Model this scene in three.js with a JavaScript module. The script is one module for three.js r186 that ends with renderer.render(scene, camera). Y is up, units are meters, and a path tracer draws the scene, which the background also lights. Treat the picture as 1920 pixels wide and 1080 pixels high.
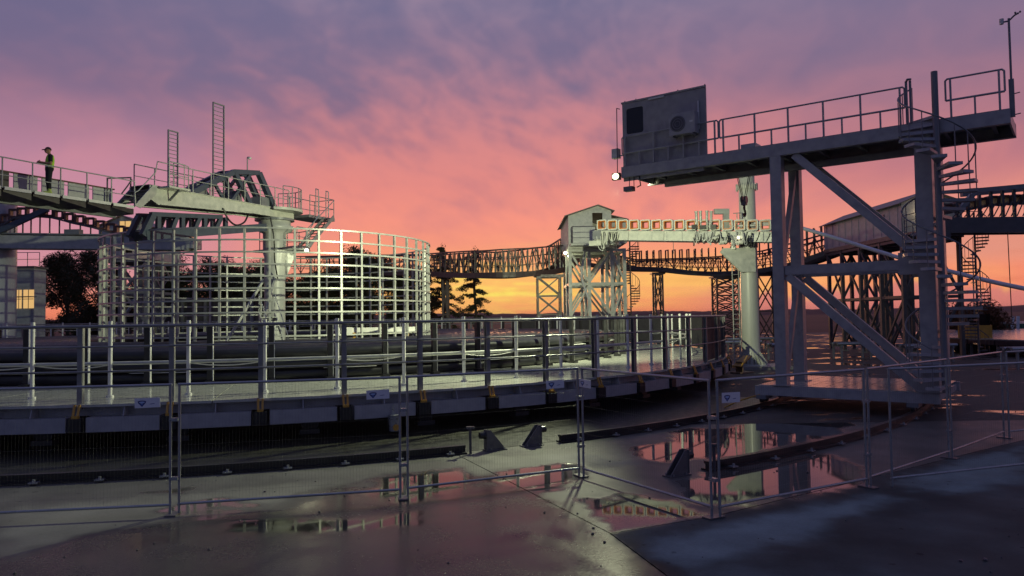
import * as THREE from 'three';
import { mergeGeometries } from 'three/addons/utils/BufferGeometryUtils.js';

// ------------------------------------------------------------------ camera
const scene = new THREE.Scene();
const camera = new THREE.PerspectiveCamera(42.55, 16 / 9, 0.1, 6000);
camera.position.set(0, 2.96, 0);
camera.rotation.order = 'YXZ';
camera.rotation.set(THREE.MathUtils.degToRad(2.23), 0, THREE.MathUtils.degToRad(-0.8));
const renderer = new THREE.WebGLRenderer({ antialias: true });
renderer.toneMapping = THREE.LinearToneMapping;
renderer.toneMappingExposure = 1.0;
renderer.shadowMap.enabled = true;

// ------------------------------------------------------------------ noise
function rng(seed) { let s = seed >>> 0; return () => { s = (s + 0x6D2B79F5) >>> 0; let t = s; t = Math.imul(t ^ (t >>> 15), t | 1); t ^= t + Math.imul(t ^ (t >>> 7), t | 61); return ((t ^ (t >>> 14)) >>> 0) / 4294967296; }; }
const PERM = (() => { const r = rng(77), p = Array.from({ length: 256 }, (_, i) => i); for (let i = 255; i > 0; i--) { const j = Math.floor(r() * (i + 1)); [p[i], p[j]] = [p[j], p[i]]; } return Uint8Array.from([...p, ...p]); })();
const GRX = new Float32Array(256), GRY = new Float32Array(256);
{ const r = rng(5); for (let i = 0; i < 256; i++) { const a = r() * Math.PI * 2; GRX[i] = Math.cos(a); GRY[i] = Math.sin(a); } }
function noise(x, y) {                                   // gradient noise, about -0.7 .. 0.7
  const xi = Math.floor(x), yi = Math.floor(y), fx = x - xi, fy = y - yi, X = xi & 255, Y = yi & 255;
  const u = fx * fx * fx * (fx * (fx * 6 - 15) + 10), v = fy * fy * fy * (fy * (fy * 6 - 15) + 10);
  const a = PERM[X] + Y, b = PERM[(X + 1) & 255] + Y;
  const g = (h, dx, dy) => GRX[h] * dx + GRY[h] * dy;
  const n0 = g(PERM[a & 511], fx, fy), n1 = g(PERM[b & 511], fx - 1, fy), n2 = g(PERM[(a + 1) & 511], fx, fy - 1), n3 = g(PERM[(b + 1) & 511], fx - 1, fy - 1);
  return (n0 + u * (n1 - n0)) + v * ((n2 + u * (n3 - n2)) - (n0 + u * (n1 - n0)));
}
function fbm(x, y, o = 4, g = 0.5) { let s = 0, a = 1, t = 0; for (let i = 0; i < o; i++) { s += a * noise(x, y); t += a; a *= g; x = x * 2.03 + 17.3; y = y * 2.03 - 9.1; } return s / t; }
const clamp = (x, a = 0, b = 1) => Math.min(b, Math.max(a, x));
const smooth = (a, b, x) => { const t = clamp((x - a) / (b - a)); return t * t * (3 - 2 * t); };
const lerp = (a, b, t) => a + (b - a) * t;
const lin = c => { c /= 255; return c <= 0.04045 ? c / 12.92 : Math.pow((c + 0.055) / 1.055, 2.4); };

// ------------------------------------------------------------------ sky: dusk, sun just down behind thin cloud straight ahead
function ramp(stops, e) { let i = 0; while (i < stops.length - 2 && e > stops[i + 1][0]) i++; const a = stops[i], b = stops[i + 1], t = clamp((e - a[0]) / (b[0] - a[0])); return [lerp(a[1], b[1], t), lerp(a[2], b[2], t), lerp(a[3], b[3], t)]; }
const L3 = s => s.map(r => [r[0], lin(r[1]), lin(r[2]), lin(r[3])]);
const PURPLE = L3([[0, 240, 130, 100], [2.5, 246, 142, 112], [5, 240, 144, 124], [7.5, 220, 136, 132], [10, 188, 122, 132], [13, 158, 114, 134], [17, 126, 109, 138], [23, 114, 109, 142], [40, 92, 93, 132], [90, 84, 90, 130]]);
const PINK = L3([[0, 253, 150, 98], [2.5, 255, 170, 112], [5, 253, 157, 124], [7.5, 248, 150, 130], [10, 230, 140, 132], [13, 216, 136, 136], [17, 188, 130, 143], [23, 160, 136, 158], [40, 112, 104, 138], [90, 92, 94, 132]]);
const BACK = L3([[0, 92, 98, 126], [10, 86, 94, 128], [40, 82, 90, 132], [90, 86, 90, 132]]);
function skyColour(az, el) {                             // degrees; az 0 straight ahead, + to the right
  const e = Math.max(el, 0);
  const vx = az - 9, vy = e - 1.5, rho = Math.hypot(vx, vy * 1.25) + 0.5, phi = Math.atan2(vy, vx);
  const wx = fbm(az * 0.10 + 3, e * 0.16 + 7, 3), wy = fbm(az * 0.09 - 11, e * 0.15 + 2, 3);
  const streak = fbm(phi * 5.2 + wx * 1.6 + 20, Math.log(rho) * 2.1 + wy * 1.2, 5, 0.55);
  const lump = fbm(az * 0.11 + wy * 1.2 + 40, e * 0.23 + wx * 1.1, 5, 0.55);
  const bank = Math.exp(-((az - 2) ** 2) / 480 - ((e - 10.5) ** 2) / 46);
  const leftband = Math.exp(-((az + 22) ** 2) / 300 - ((e - 11) ** 2) / 30);
  let m = 0.36 + (streak * 0.8 + lump * 0.66) * (1 - 0.6 * smooth(2, 20, az) * smooth(8, 16, e)) + bank * 0.42 + leftband * 0.14 - smooth(12, 30, az) * 0.10 - smooth(-14, -34, az) * 0.16;
  const ca = Math.cos(0.42), sa = Math.sin(0.42), ux = az * ca - e * sa, uy = az * sa + e * ca, wisp = fbm(ux * 0.3 + wx * 1.4 + 7, uy * 0.95 + wy * 1.6, 5, 0.6);
  m += wisp * 0.62 * smooth(5, 9, e) * smooth(24, 13, e) * smooth(-34, -12, az) * smooth(24, 6, az);
  m = smooth(0.02, 1.0, m);
  const P = ramp(PURPLE, e), K = ramp(PINK, e);
  const c = [0, 1, 2].map(i => lerp(P[i], K[i], m));
  const sun = Math.exp(-((az + 2.0) ** 2) / 90 - ((e - 2.2) ** 2) / 4.2);     // glow of the set sun
  const sun2 = Math.exp(-((az - 14) ** 2) / 90 - ((e - 2.6) ** 2) / 3.0) * 0.8;
  const thin = fbm(az * 0.11 + 70, e * 2.3 + wx * 0.8, 4, 0.55);
  const lft = smooth(-12, -36, az) * smooth(6, 20, e) * 0.5; c[0] = lerp(c[0], lin(104), lft); c[1] = lerp(c[1], lin(100), lft); c[2] = lerp(c[2], lin(136), lft);
  const lv = smooth(-12, -28, az) * smooth(0.5, 4, e) * smooth(17, 9, e) * 0.72; c[0] = lerp(c[0], lin(192), lv); c[1] = lerp(c[1], lin(141), lv); c[2] = lerp(c[2], lin(167), lv);
  const rt = smooth(18, 30, az) * smooth(2.6, 4, e) * smooth(10, 5, e) * 0.7; c[0] = lerp(c[0], lin(222), rt); c[1] = lerp(c[1], lin(150), rt); c[2] = lerp(c[2], lin(131), rt);
  const s = clamp((sun + sun2) * (0.78 + thin * 1.1));
  c[0] = lerp(c[0], lin(255) * 1.04, s * 0.9); c[1] = lerp(c[1], lin(205), s * 0.9); c[2] = lerp(c[2], lin(104), s * 0.8);
  const hot = clamp(sun * 1.15) * smooth(-0.02, 0.3, fbm(az * 0.16 + 12, e * 2.6 - wy * 0.9 + 5, 4, 0.5)); c[1] = lerp(c[1], lin(240), hot * 0.85); c[2] = lerp(c[2], lin(106), hot * 0.6);
  const low = smooth(6.5, 0.3, e), t2 = smooth(0.08, 0.34, thin) * low * 0.5;  // thin dull streaks low down
  c[0] = lerp(c[0], lin(214), t2); c[1] = lerp(c[1], lin(112), t2); c[2] = lerp(c[2], lin(84), t2);
  const cb = smooth(12, 19, az);                          // cumulus bank low at the right, rim lit from behind
  const top = 1.7 + fbm(az * 0.55 + 5, 3.3, 4, 0.6) * 1.5 + 0.45 * Math.sin(az * 0.5);
  const inb = smooth(top + 0.16, top - 0.16, e) * cb, rim = Math.exp(-((e - top) ** 2) / 0.05) * cb * smooth(-0.15, 0.25, fbm(az * 0.5 + 31, 9, 2));
  c[0] = lerp(c[0], lin(212), inb * 0.8); c[1] = lerp(c[1], lin(126), inb * 0.8); c[2] = lerp(c[2], lin(122), inb * 0.8);
  c[0] = lerp(c[0], lin(255), rim * 0.75); c[1] = lerp(c[1], lin(190), rim * 0.75); c[2] = lerp(c[2], lin(104), rim * 0.75);
  const front = smooth(125, 45, Math.abs(az)) , B = ramp(BACK, e), zen = smooth(25, 70, e);
  const k = lerp(front, 0.35, zen);
  return [0, 1, 2].map(i => lerp(B[i], c[i], k));
}
const SW = 2048, SH = 1024, skyData = new Float32Array(SW * SH * 4);
for (let j = 0; j < SH; j++) {
  const el = ((j + 0.5) / SH - 0.5) * 180;
  for (let i = 0; i < SW; i++) {
    const a = ((i + 0.5) / SW - 0.5) * Math.PI * 2, az = THREE.MathUtils.radToDeg(Math.atan2(Math.cos(a), -Math.sin(a)));
    const o = (j * SW + i) * 4;
    if (el < -3) { skyData[o] = 0.05; skyData[o + 1] = 0.035; skyData[o + 2] = 0.035; skyData[o + 3] = 1; continue; }
    const c = skyColour(az, el);
    skyData[o] = c[0]; skyData[o + 1] = c[1]; skyData[o + 2] = c[2]; skyData[o + 3] = 1;
  }
}
const skyTex = new THREE.DataTexture(skyData, SW, SH, THREE.RGBAFormat, THREE.FloatType);
skyTex.mapping = THREE.EquirectangularReflectionMapping; skyTex.magFilter = THREE.LinearFilter; skyTex.minFilter = THREE.LinearFilter; skyTex.needsUpdate = true;
scene.background = skyTex; scene.environment = skyTex;

// ------------------------------------------------------------------ what is left of the sun, low behind the cloud
const sun = new THREE.DirectionalLight(new THREE.Color().setRGB(1, 0.5, 0.25), 0.35);
sun.position.set(-6, 4.2, -120); sun.target.position.set(0, 0, 0); scene.add(sun, sun.target);
sun.castShadow = true; sun.shadow.radius = 12; sun.shadow.mapSize.set(2048, 2048);
Object.assign(sun.shadow.camera, { left: -90, right: 90, top: 60, bottom: -60, near: 1, far: 400 });

// ------------------------------------------------------------------ helpers
const V = (x, y, z) => new THREE.Vector3(x, y, z);
const D2R = Math.PI / 180;
const used = new Map();
function numbered(n) { const k = used.get(n) || 0; used.set(n, k + 1); return k ? `${n}_${String(k).padStart(3, '0')}` : n; }
function thing(name, label, category, pos = [0, 0, 0], turn = 0, group) {
  const o = new THREE.Group(); o.name = numbered(name); o.position.set(...pos); o.rotation.y = turn;
  o.userData = { label, category }; if (group) o.userData.group = group; scene.add(o); return o;
}
function obj(name, geo, mat, parent) {
  const m = new THREE.Mesh(geo, mat); m.name = parent ? name : numbered(name); m.castShadow = m.receiveShadow = true; (parent || scene).add(m); return m;
}
function single(name, label, category, geo, mat, group) { const m = obj(name, geo, mat); m.userData = { label, category }; if (group) m.userData.group = group; return m; }
function struct(name, geo, mat, label) { const m = obj(name, geo, mat); m.userData = { kind: 'structure' }; if (label) m.userData.label = label; return m; }
const cache = new Map();
function memo(k, f) { if (!cache.has(k)) cache.set(k, f()); return cache.get(k); }
function boxGeo(w, h, d) {
  return memo(`b${w.toFixed(3)},${h.toFixed(3)},${d.toFixed(3)}`, () => {
    const g = new THREE.BoxGeometry(w, h, d), u = g.attributes.uv, s = [[d, h], [d, h], [w, d], [w, d], [w, h], [w, h]];
    for (let f = 0; f < 6; f++) for (let i = 0; i < 4; i++) u.setXY(f * 4 + i, u.getX(f * 4 + i) * s[f][0], u.getY(f * 4 + i) * s[f][1]);
    return g;
  });
}
function box(parent, name, c, s, mat, ry = 0) { const m = obj(name, boxGeo(s[0], s[1], s[2]), mat, parent); m.position.set(...c); m.rotation.y = ry; return m; }
const _x = V(0, 0, 0), _y = V(0, 0, 0), _z = V(0, 0, 0), _m = new THREE.Matrix4();
function orient(m, p, q) {                                // local z from p to q
  _z.set(q[0] - p[0], q[1] - p[1], q[2] - p[2]); const L = _z.length(); _z.divideScalar(L);
  _y.set(0, 1, 0); if (Math.abs(_z.y) > 0.99) _y.set(0, 0, 1);
  _x.crossVectors(_y, _z).normalize(); _y.crossVectors(_z, _x);
  _m.makeBasis(_x, _y, _z); m.quaternion.setFromRotationMatrix(_m); m.position.set((p[0] + q[0]) / 2, (p[1] + q[1]) / 2, (p[2] + q[2]) / 2); return m;
}
const dist = (p, q) => Math.hypot(q[0] - p[0], q[1] - p[1], q[2] - p[2]);
function bar(parent, name, p, q, w, h, mat) { return orient(obj(name, boxGeo(w, h, Math.round(dist(p, q) * 100) / 100), mat, parent), p, q); }
const unitRod = n => memo('rod' + n, () => new THREE.CylinderGeometry(1, 1, 1, n).rotateX(Math.PI / 2));
function rod(parent, name, p, q, r, mat, n = 8) { const m = orient(obj(name, unitRod(n), mat, parent), p, q); m.scale.set(r, r, dist(p, q)); return m; }
function ibeamGeo(w, h, L, tf = 0.03, tw = 0.025) { return memo(`i${w},${h},${L.toFixed(2)}`, () => mergeGeometries([boxGeo(w, tf, L).clone().translate(0, h / 2 - tf / 2, 0), boxGeo(w, tf, L).clone().translate(0, -h / 2 + tf / 2, 0), boxGeo(tw, h - 2 * tf, L)])); }
function ibeam(parent, name, p, q, w, h, mat) { return orient(obj(name, ibeamGeo(w, h, Math.round(dist(p, q) * 100) / 100), mat, parent), p, q); }
function pipe(parent, name, pts, r, mat, seg = 0, n = 6, closed = false) { const c = new THREE.CatmullRomCurve3(pts.map(p => V(...p)), closed, 'catmullrom', 0.5); return obj(name, new THREE.TubeGeometry(c, seg || pts.length * 6, r, n, closed), mat, parent); }
function polypipe(parent, name, pts, r, mat, n = 6) {     // bent tube with tight corners
  const cp = new THREE.CurvePath();
  for (let i = 0; i < pts.length - 1; i++) cp.add(new THREE.LineCurve3(V(...pts[i]), V(...pts[i + 1])));
  const gs = cp.curves.map(c => new THREE.TubeGeometry(c, 1, r, n)); for (let i = 1; i < pts.length - 1; i++) gs.push(new THREE.SphereGeometry(r, n, 4).translate(...pts[i]));
  return obj(name, mergeGeometries(gs), mat, parent);
}
// box cross-section swept round the y axis; angle a: x = R sin a, z = R cos a
function arcBoxGeo(R0, R1, y0, y1, a0, a1, n) {
  const P = [], N = [], U = [], I = [], full = Math.abs(a1 - a0) > Math.PI * 1.9999;
  const strip = (f, nf) => { const b = P.length / 3; for (let i = 0; i <= n; i++) { const a = a0 + (a1 - a0) * i / n, s = Math.sin(a), c = Math.cos(a); const [A, B] = f; for (const [R, y] of [A, B]) { P.push(R * s, y, R * c); N.push(nf[0] * s, nf[1], nf[0] * c); U.push(R1 * a, y + R); } if (i < n) { const k = b + i * 2; I.push(k, k + 2, k + 1, k + 1, k + 2, k + 3); } } };
  strip([[R1, y0], [R1, y1]], [1, 0]); strip([[R0, y1], [R0, y0]], [-1, 0]); strip([[R1, y1], [R0, y1]], [0, 1]); strip([[R0, y0], [R1, y0]], [0, -1]);
  if (!full) for (const [a, d] of [[a0, -1], [a1, 1]]) { const b = P.length / 3, s = Math.sin(a), c = Math.cos(a); for (const [R, y] of [[R0, y0], [R1, y0], [R1, y1], [R0, y1]]) { P.push(R * s, y, R * c); N.push(d * c, 0, -d * s); U.push(R, y); } d < 0 ? I.push(b, b + 1, b + 2, b, b + 2, b + 3) : I.push(b, b + 2, b + 1, b, b + 3, b + 2); }
  const g = new THREE.BufferGeometry(); g.setAttribute('position', new THREE.Float32BufferAttribute(P, 3)); g.setAttribute('normal', new THREE.Float32BufferAttribute(N, 3)); g.setAttribute('uv', new THREE.Float32BufferAttribute(U, 2)); g.setIndex(I); return g;
}
function arcTubeGeo(R, y, r, a0, a1, n, m = 8) {
  const P = [], N = [], U = [], I = [];
  for (let i = 0; i <= n; i++) { const a = a0 + (a1 - a0) * i / n, s = Math.sin(a), c = Math.cos(a); for (let j = 0; j <= m; j++) { const b = j / m * Math.PI * 2, nr = Math.cos(b), ny = Math.sin(b); P.push((R + r * nr) * s, y + r * ny, (R + r * nr) * c); N.push(nr * s, ny, nr * c); U.push(R * a, r * b); } }
  for (let i = 0; i < n; i++) for (let j = 0; j < m; j++) { const k = i * (m + 1) + j; I.push(k, k + m + 1, k + 1, k + 1, k + m + 1, k + m + 2); }
  const g = new THREE.BufferGeometry(); g.setAttribute('position', new THREE.Float32BufferAttribute(P, 3)); g.setAttribute('normal', new THREE.Float32BufferAttribute(N, 3)); g.setAttribute('uv', new THREE.Float32BufferAttribute(U, 2)); g.setIndex(I); return g;
}
const polar = (R, deg, y = 0) => [R * Math.sin(deg * D2R), y, R * Math.cos(deg * D2R)];
function dataTex(w, h, f, srgb) {
  const d = new Uint8Array(w * h * 4);
  for (let j = 0; j < h; j++) for (let i = 0; i < w; i++) { const c = f(i, j), o = (j * w + i) * 4; d[o] = clamp(c[0], 0, 255); d[o + 1] = clamp(c[1], 0, 255); d[o + 2] = clamp(c[2], 0, 255); d[o + 3] = 255; }
  const t = new THREE.DataTexture(d, w, h); t.magFilter = THREE.LinearFilter; t.minFilter = THREE.LinearFilter; t.wrapS = t.wrapT = THREE.RepeatWrapping; if (srgb) t.colorSpace = THREE.SRGBColorSpace; t.needsUpdate = true; return t;
}

// ------------------------------------------------------------------ materials
const tile = (n, f) => (i, j) => {                       // tileable mix of four noise copies
  const u = i / n, v = j / n, a = f(i, j), b = f(i - n, j), c = f(i, j - n), d = f(i - n, j - n);
  return a * (1 - u) * (1 - v) + b * u * (1 - v) + c * (1 - u) * v + d * u * v;
};
const wearA = tile(512, (i, j) => fbm(i / 60, j / 60, 5) + 0.7 * Math.max(0, fbm(i / 14 + 50, j / 90 + 3, 4) - 0.12));
const wearTex = dataTex(512, 512, (i, j) => { const w = wearA(i, j), s = tile(512, (a, b) => noise(a / 3.1, b / 3.1))(i, j); const v = 232 + w * 75 + s * 10; return [v, v - Math.max(0, w) * 12, v - Math.max(0, w) * 22]; }, true);
wearTex.repeat.set(0.35, 0.35);
const wearRough = dataTex(256, 256, (i, j) => { const w = tile(256, (a, b) => fbm(a / 30 + 9, b / 30, 4))(i, j); const v = 175 + w * 130; return [v, v, v]; });
wearRough.repeat.set(0.6, 0.6);
function std(r, g, b, rough = 0.6, metal = 0, extra = {}) { return new THREE.MeshStandardMaterial({ color: new THREE.Color().setRGB(r, g, b), roughness: rough, metalness: metal, map: wearTex, roughnessMap: wearRough, ...extra }); }
const M = {
  cage: std(0.46, 0.47, 0.45, 0.55, 0.15), paint: std(0.56, 0.57, 0.52, 0.55), paint2: std(0.46, 0.47, 0.46, 0.55), tower: std(0.4, 0.395, 0.405, 0.5), tower2: std(0.36, 0.35, 0.35, 0.55), towerDark: std(0.2, 0.21, 0.235, 0.5),
  beam: std(0.42, 0.42, 0.45, 0.5), galv: std(0.42, 0.44, 0.46, 0.42, 0.55), galvDull: std(0.3, 0.31, 0.33, 0.55, 0.4), rail: std(0.3, 0.3, 0.3, 0.5, 0.25), black: std(0.018, 0.018, 0.02, 0.5), rubber: std(0.022, 0.023, 0.027, 0.42),
  cable: std(0.018, 0.019, 0.023, 0.62), blue: std(0.055, 0.078, 0.115, 0.5), dark: std(0.085, 0.082, 0.095, 0.55), rust: std(0.13, 0.05, 0.038, 0.7), redsteel: std(0.07, 0.045, 0.052, 0.6), orange: std(0.55, 0.17, 0.025, 0.55), yellow: std(0.6, 0.32, 0.04, 0.55),
  white: std(0.74, 0.74, 0.72, 0.55), clad: std(0.66, 0.67, 0.63, 0.6), cladBlue: std(0.4, 0.43, 0.48, 0.6), roof: std(0.2, 0.17, 0.17, 0.65), glass: new THREE.MeshStandardMaterial({ color: 0x05070c, roughness: 0.06, metalness: 0 }),
  deck: std(0.56, 0.57, 0.52, 0.24), concrete: std(0.3, 0.29, 0.27, 0.7), grate: std(0.2, 0.2, 0.2, 0.6, 0.3), wood: std(0.3, 0.2, 0.12, 0.8), net: std(0.055, 0.055, 0.055, 0.85),
  rope: std(0.78, 0.8, 0.84, 0.7), green: std(0.01, 0.12, 0.075, 0.5), bark: std(0.05, 0.035, 0.025, 0.9, 0, { map: null }), lead: std(0.16, 0.16, 0.17, 0.5, 0.3),
};
function glow(r, g, b, k) { return new THREE.MeshStandardMaterial({ color: 0x222222, roughness: 0.4, emissive: new THREE.Color().setRGB(r, g, b), emissiveIntensity: k }); }
const LAMP = [0.94, 1, 0.62];
const M_lamp = glow(1, 0.92, 0.5, 4), M_window = glow(1, 0.6, 0.22, 0.75), M_small = glow(1, 0.9, 0.6, 6);
function lampLight(x, y, z, k, parent, c = LAMP) { const l = new THREE.PointLight(new THREE.Color().setRGB(...c), k, 0, 2); l.position.set(x, y, z); l.castShadow = true; l.shadow.radius = 3; (parent || scene).add(l); return l; }

// ------------------------------------------------------------------ ground: wet concrete yard, fields to the horizon, low wooded ridge
function sdPoly(P, x, y) {
  let d = Infinity, s = 1;
  for (let i = 0, j = P.length - 1; i < P.length; j = i++) {
    const ex = P[j][0] - P[i][0], ey = P[j][1] - P[i][1], wx = x - P[i][0], wy = y - P[i][1], t = clamp((wx * ex + wy * ey) / (ex * ex + ey * ey));
    d = Math.min(d, (wx - ex * t) ** 2 + (wy - ey * t) ** 2);
    const a = y >= P[i][1], b = y < P[j][1], c = ex * wy > ey * wx; if ((a && b && c) || (!a && !b && !c)) s = -s;
  }
  return s * Math.sqrt(d);
}
const PUDDLES = [
  [[-2.35, -12.6], [-2.3, -13.9], [-1.2, -14.5], [-0.75, -13.4], [-1.2, -12.3], [-1.9, -12.0]],
  [[-4.1, -10.9], [-2.6, -11.1], [-1.5, -11.2], [-1.3, -10.7], [-2.6, -10.5], [-3.9, -10.5]],
  [[-0.1, -14.25], [1.22, -14.82], [1.32, -13.69], [0.87, -12.87], [0.31, -12.71], [-0.14, -13.34]],
  [[1.08, -12.11], [1.87, -12.24], [2.74, -11.51], [2.87, -11.05], [1.98, -10.53], [1.43, -10.38], [1.14, -11.14]],
  [[2.88, -16.74], [4.55, -18.92], [6.62, -20.23], [8.75, -21.54], [9.29, -20.7], [7.7, -18.04], [5.53, -16.26], [3.64, -15.19], [2.84, -15.25]],
  [[3.05, -13.15], [4.21, -14.21], [5.8, -15.15], [6.66, -15.37], [6.38, -14.06], [5.61, -12.58], [4.61, -12.09], [3.39, -11.48], [3.03, -11.66]],
];
const DRY = [
  [[-6.62, -9.62], [-8.11, -11.78], [-5.85, -12.69], [-3.93, -13.58], [-3.04, -13.11], [-4.12, -11.89], [-5.06, -11.16], [-5.98, -10.28]],
  [[-0.94, -15.64], [1.44, -16.07], [2.6, -14.83], [1.39, -14.4], [-0.05, -14.75]],
  [[1.37, -9.07], [2.02, -10.02], [3.8, -11.0], [5.87, -12.19], [6.19, -11.82], [4.52, -10.68], [3.87, -9.82], [2.84, -9.21], [1.91, -8.86]],
  [[6.69, -12.92], [8.91, -14.92], [11.13, -16.28], [8.86, -12.99], [7.21, -12.11], [6.64, -12.33]],
];
const L1 = [[-2.9, -20], [-0.25, -13.79], [1.29, -10.18], [1.71, -8.52], [3.86, 0]], L2 = [[1.29, -10.18], [2.92, -10.96], [11.13, -16.62], [16, -19.9]];
const WET = [[-6.6, -9.6], [-5.1, -11.2], [-3.5, -12.7], [-2.2, -14.2], [-0.3, -13.9], [1.27, -10.18], [1.7, -8.5], [3.8, 0], [-16, 0], [-16, -7]];
const APRON = [[1.29, -10.18], [2.92, -10.96], [11.13, -16.62], [16, -19.9], [16, 0], [3.86, 0], [1.71, -8.52]];
function wetness(x, z) {                                  // [puddle 0..1, dry 0..1, newer dark paving 0..1]
  const w1 = fbm(x * 0.55, z * 0.55, 4), w2 = fbm(x * 2.3 + 30, z * 2.3, 3);
  let dp = Infinity; for (const P of PUDDLES) dp = Math.min(dp, sdPoly(P, x + w1 * 0.9, z + w1 * 0.7)); dp += w2 * 0.35;
  let dd = Infinity; for (const P of DRY) dd = Math.min(dd, sdPoly(P, x + w1 * 0.8, z - w1 * 0.8)); dd += w2 * 0.4;
  const ap = sdPoly(APRON, x, z) < 0 ? 1 : 0;
  let p = smooth(0.55, -0.3, dp);
  const wt = smooth(0.35, -0.35, sdPoly(WET, x + w1 * 1.2, z + w1 * 1.2) + w2 * 0.5);
  const w3 = fbm(x * 0.3 + 12, z * 0.42 - 4, 4);
  p = Math.max(p, smooth(0.2, 0.34, w3 + w2 * 0.12) * (ap ? 0 : 0.75));
  return [p, clamp(smooth(0.3, -0.25, dd) * 0.9 + smooth(0.1, 0.4, -w3 + w2 * 0.2) * 0.5) * (1 - p) * (1 - wt * 0.9), ap, wt];
}
const NW = 2048, NH = 1280, nx0 = -16, nz0 = -20, near = { w: NW, h: NH, p: new Float32Array(NW * NH), d: new Float32Array(NW * NH), a: new Float32Array(NW * NH), w: new Float32Array(NW * NH), g: new Float32Array(NW * NH) };
{ // wetness at quarter size, then bilinear; grain at full size
  const qw = NW / 4, qh = NH / 4, Q = [0, 1, 2, 3].map(() => new Float32Array((qw + 1) * (qh + 1)));
  for (let j = 0; j <= qh; j++) for (let i = 0; i <= qw; i++) { const r = wetness(nx0 + 32 * i / qw, nz0 + 20 * j / qh); for (let k = 0; k < 4; k++) Q[k][j * (qw + 1) + i] = r[k]; }
  const smp = (A, u, v) => { const i = Math.min(qw - 1, Math.floor(u)), j = Math.min(qh - 1, Math.floor(v)), a = u - i, b = v - j, o = j * (qw + 1) + i; return lerp(lerp(A[o], A[o + 1], a), lerp(A[o + qw + 1], A[o + qw + 2], a), b); };
  for (let j = 0; j < NH; j++) for (let i = 0; i < NW; i++) { const o = j * NW + i, u = (i + 0.5) / 4, v = (j + 0.5) / 4; near.p[o] = smp(Q[0], u, v); near.d[o] = smp(Q[1], u, v); near.a[o] = smp(Q[2], u, v); near.w[o] = smp(Q[3], u, v); near.g[o] = noise(i * 0.31, j * 0.31) * 0.6 + noise(i * 0.83 + 9, j * 0.83) * 0.7; }
}
const stain = (x, z) => fbm(x * 0.8 + 4, z * 0.8, 5);
const nearMap = dataTex(NW, NH, (i, j) => {
  const o = j * NW + i, x = nx0 + 32 * i / NW, z = nz0 + 20 * j / NH, p = near.p[o], d = near.d[o], a = near.a[o], g = near.g[o], s = stain(x, z);
  const w = near.w[o]; let v = lerp(98, 72, a) + s * lerp(38, 50, a) + g * 15 + d * lerp(26, 74, a) - p * 20 - w * 46;
  const spot = noise(i * 0.09 + 3, j * 0.09) > 0.52 ? -30 : 0; v += spot * (1 - p);
  return [v * lerp(1, 0.88, a), v * lerp(0.985, 1.0, a), v * lerp(0.93, 0.99, a)];
}, true);
const nearRough = dataTex(NW, NH, (i, j) => {
  const o = j * NW + i, p = near.p[o], d = near.d[o], a = near.a[o], g = near.g[o];
  const w = near.w[o]; let r = lerp(0.46, 0.68, a) + d * 0.2 + g * 0.08 + stain(i * 0.02, j * 0.02) * 0.2 - w * 0.22; r = lerp(clamp(r, 0.14, 0.95), 0.035, smooth(0.1, 0.85, p));
  return [r * 255, r * 255, r * 255];
});
const nearBump = dataTex(NW, NH, (i, j) => { const o = j * NW + i, v = 128 + (near.g[o] * 60 + stain(i * 0.03, j * 0.03) * 40) * (1 - smooth(0.05, 0.5, near.p[o])); return [v, v, v]; });
for (const t of [nearMap, nearRough, nearBump]) t.wrapS = t.wrapT = THREE.ClampToEdgeWrapping;
const M_slab = new THREE.MeshPhysicalMaterial({ ior: 1.33, map: nearMap, roughness: 1, roughnessMap: nearRough, bumpMap: nearBump, bumpScale: 0.003 });
const farRoughTex = dataTex(1024, 1024, (i, j) => { const x = i * 0.12, z = j * 0.12, w = fbm(x * 0.22 + 3, z * 0.5, 5), s = fbm(x * 0.9, z * 1.3 + 40, 3); const r = lerp(0.72 + s * 0.35, 0.04, smooth(0.12, 0.19, w + s * 0.25)); return [r * 255, r * 255, r * 255]; });
const farMapTex = dataTex(1024, 1024, (i, j) => { const x = i * 0.12, z = j * 0.12, w = fbm(x * 0.22 + 3, z * 0.5, 5), s = fbm(x * 0.9, z * 1.3 + 40, 3); const v = 78 + s * 44 - smooth(0.12, 0.19, w + s * 0.25) * 22 + noise(i * 0.7, j * 0.7) * 10; return [v, v * 0.96, v * 0.9]; }, true);
const M_yard = new THREE.MeshPhysicalMaterial({ ior: 1.33, map: farMapTex, roughness: 1, roughnessMap: farRoughTex });
function slabGeo(P, f, y0 = -0.03, t = 0.03) {
  const c = P.reduce((s, p) => [s[0] + p[0] / P.length, s[1] + p[1] / P.length], [0, 0]);
  const n = P.length, Q = P.map((p, i) => { const a = P[(i + n - 1) % n], b = P[(i + 1) % n]; let e1 = [p[0] - a[0], p[1] - a[1]], e2 = [b[0] - p[0], b[1] - p[1]]; const l1 = Math.hypot(...e1), l2 = Math.hypot(...e2); let nx = -(e1[1] / l1 + e2[1] / l2), nz = e1[0] / l1 + e2[0] / l2; const k = Math.hypot(nx, nz) || 1; nx /= k; nz /= k; const t0 = sdPoly(P, p[0] + nx * 0.05, p[1] + nz * 0.05) < 0 ? 1 : -1; return [p[0] + nx * 0.012 * t0, p[1] + nz * 0.012 * t0]; });
  const sh = new THREE.Shape(Q.map(p => new THREE.Vector2(p[0], -p[1])));
  const g = new THREE.ExtrudeGeometry(sh, { depth: t, bevelEnabled: false }).rotateX(-Math.PI / 2).translate(0, y0, 0);
  const pos = g.attributes.position, uv = g.attributes.uv; for (let i = 0; i < pos.count; i++) uv.setXY(i, ...f(pos.getX(i), pos.getZ(i)));
  return g;
}
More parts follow.
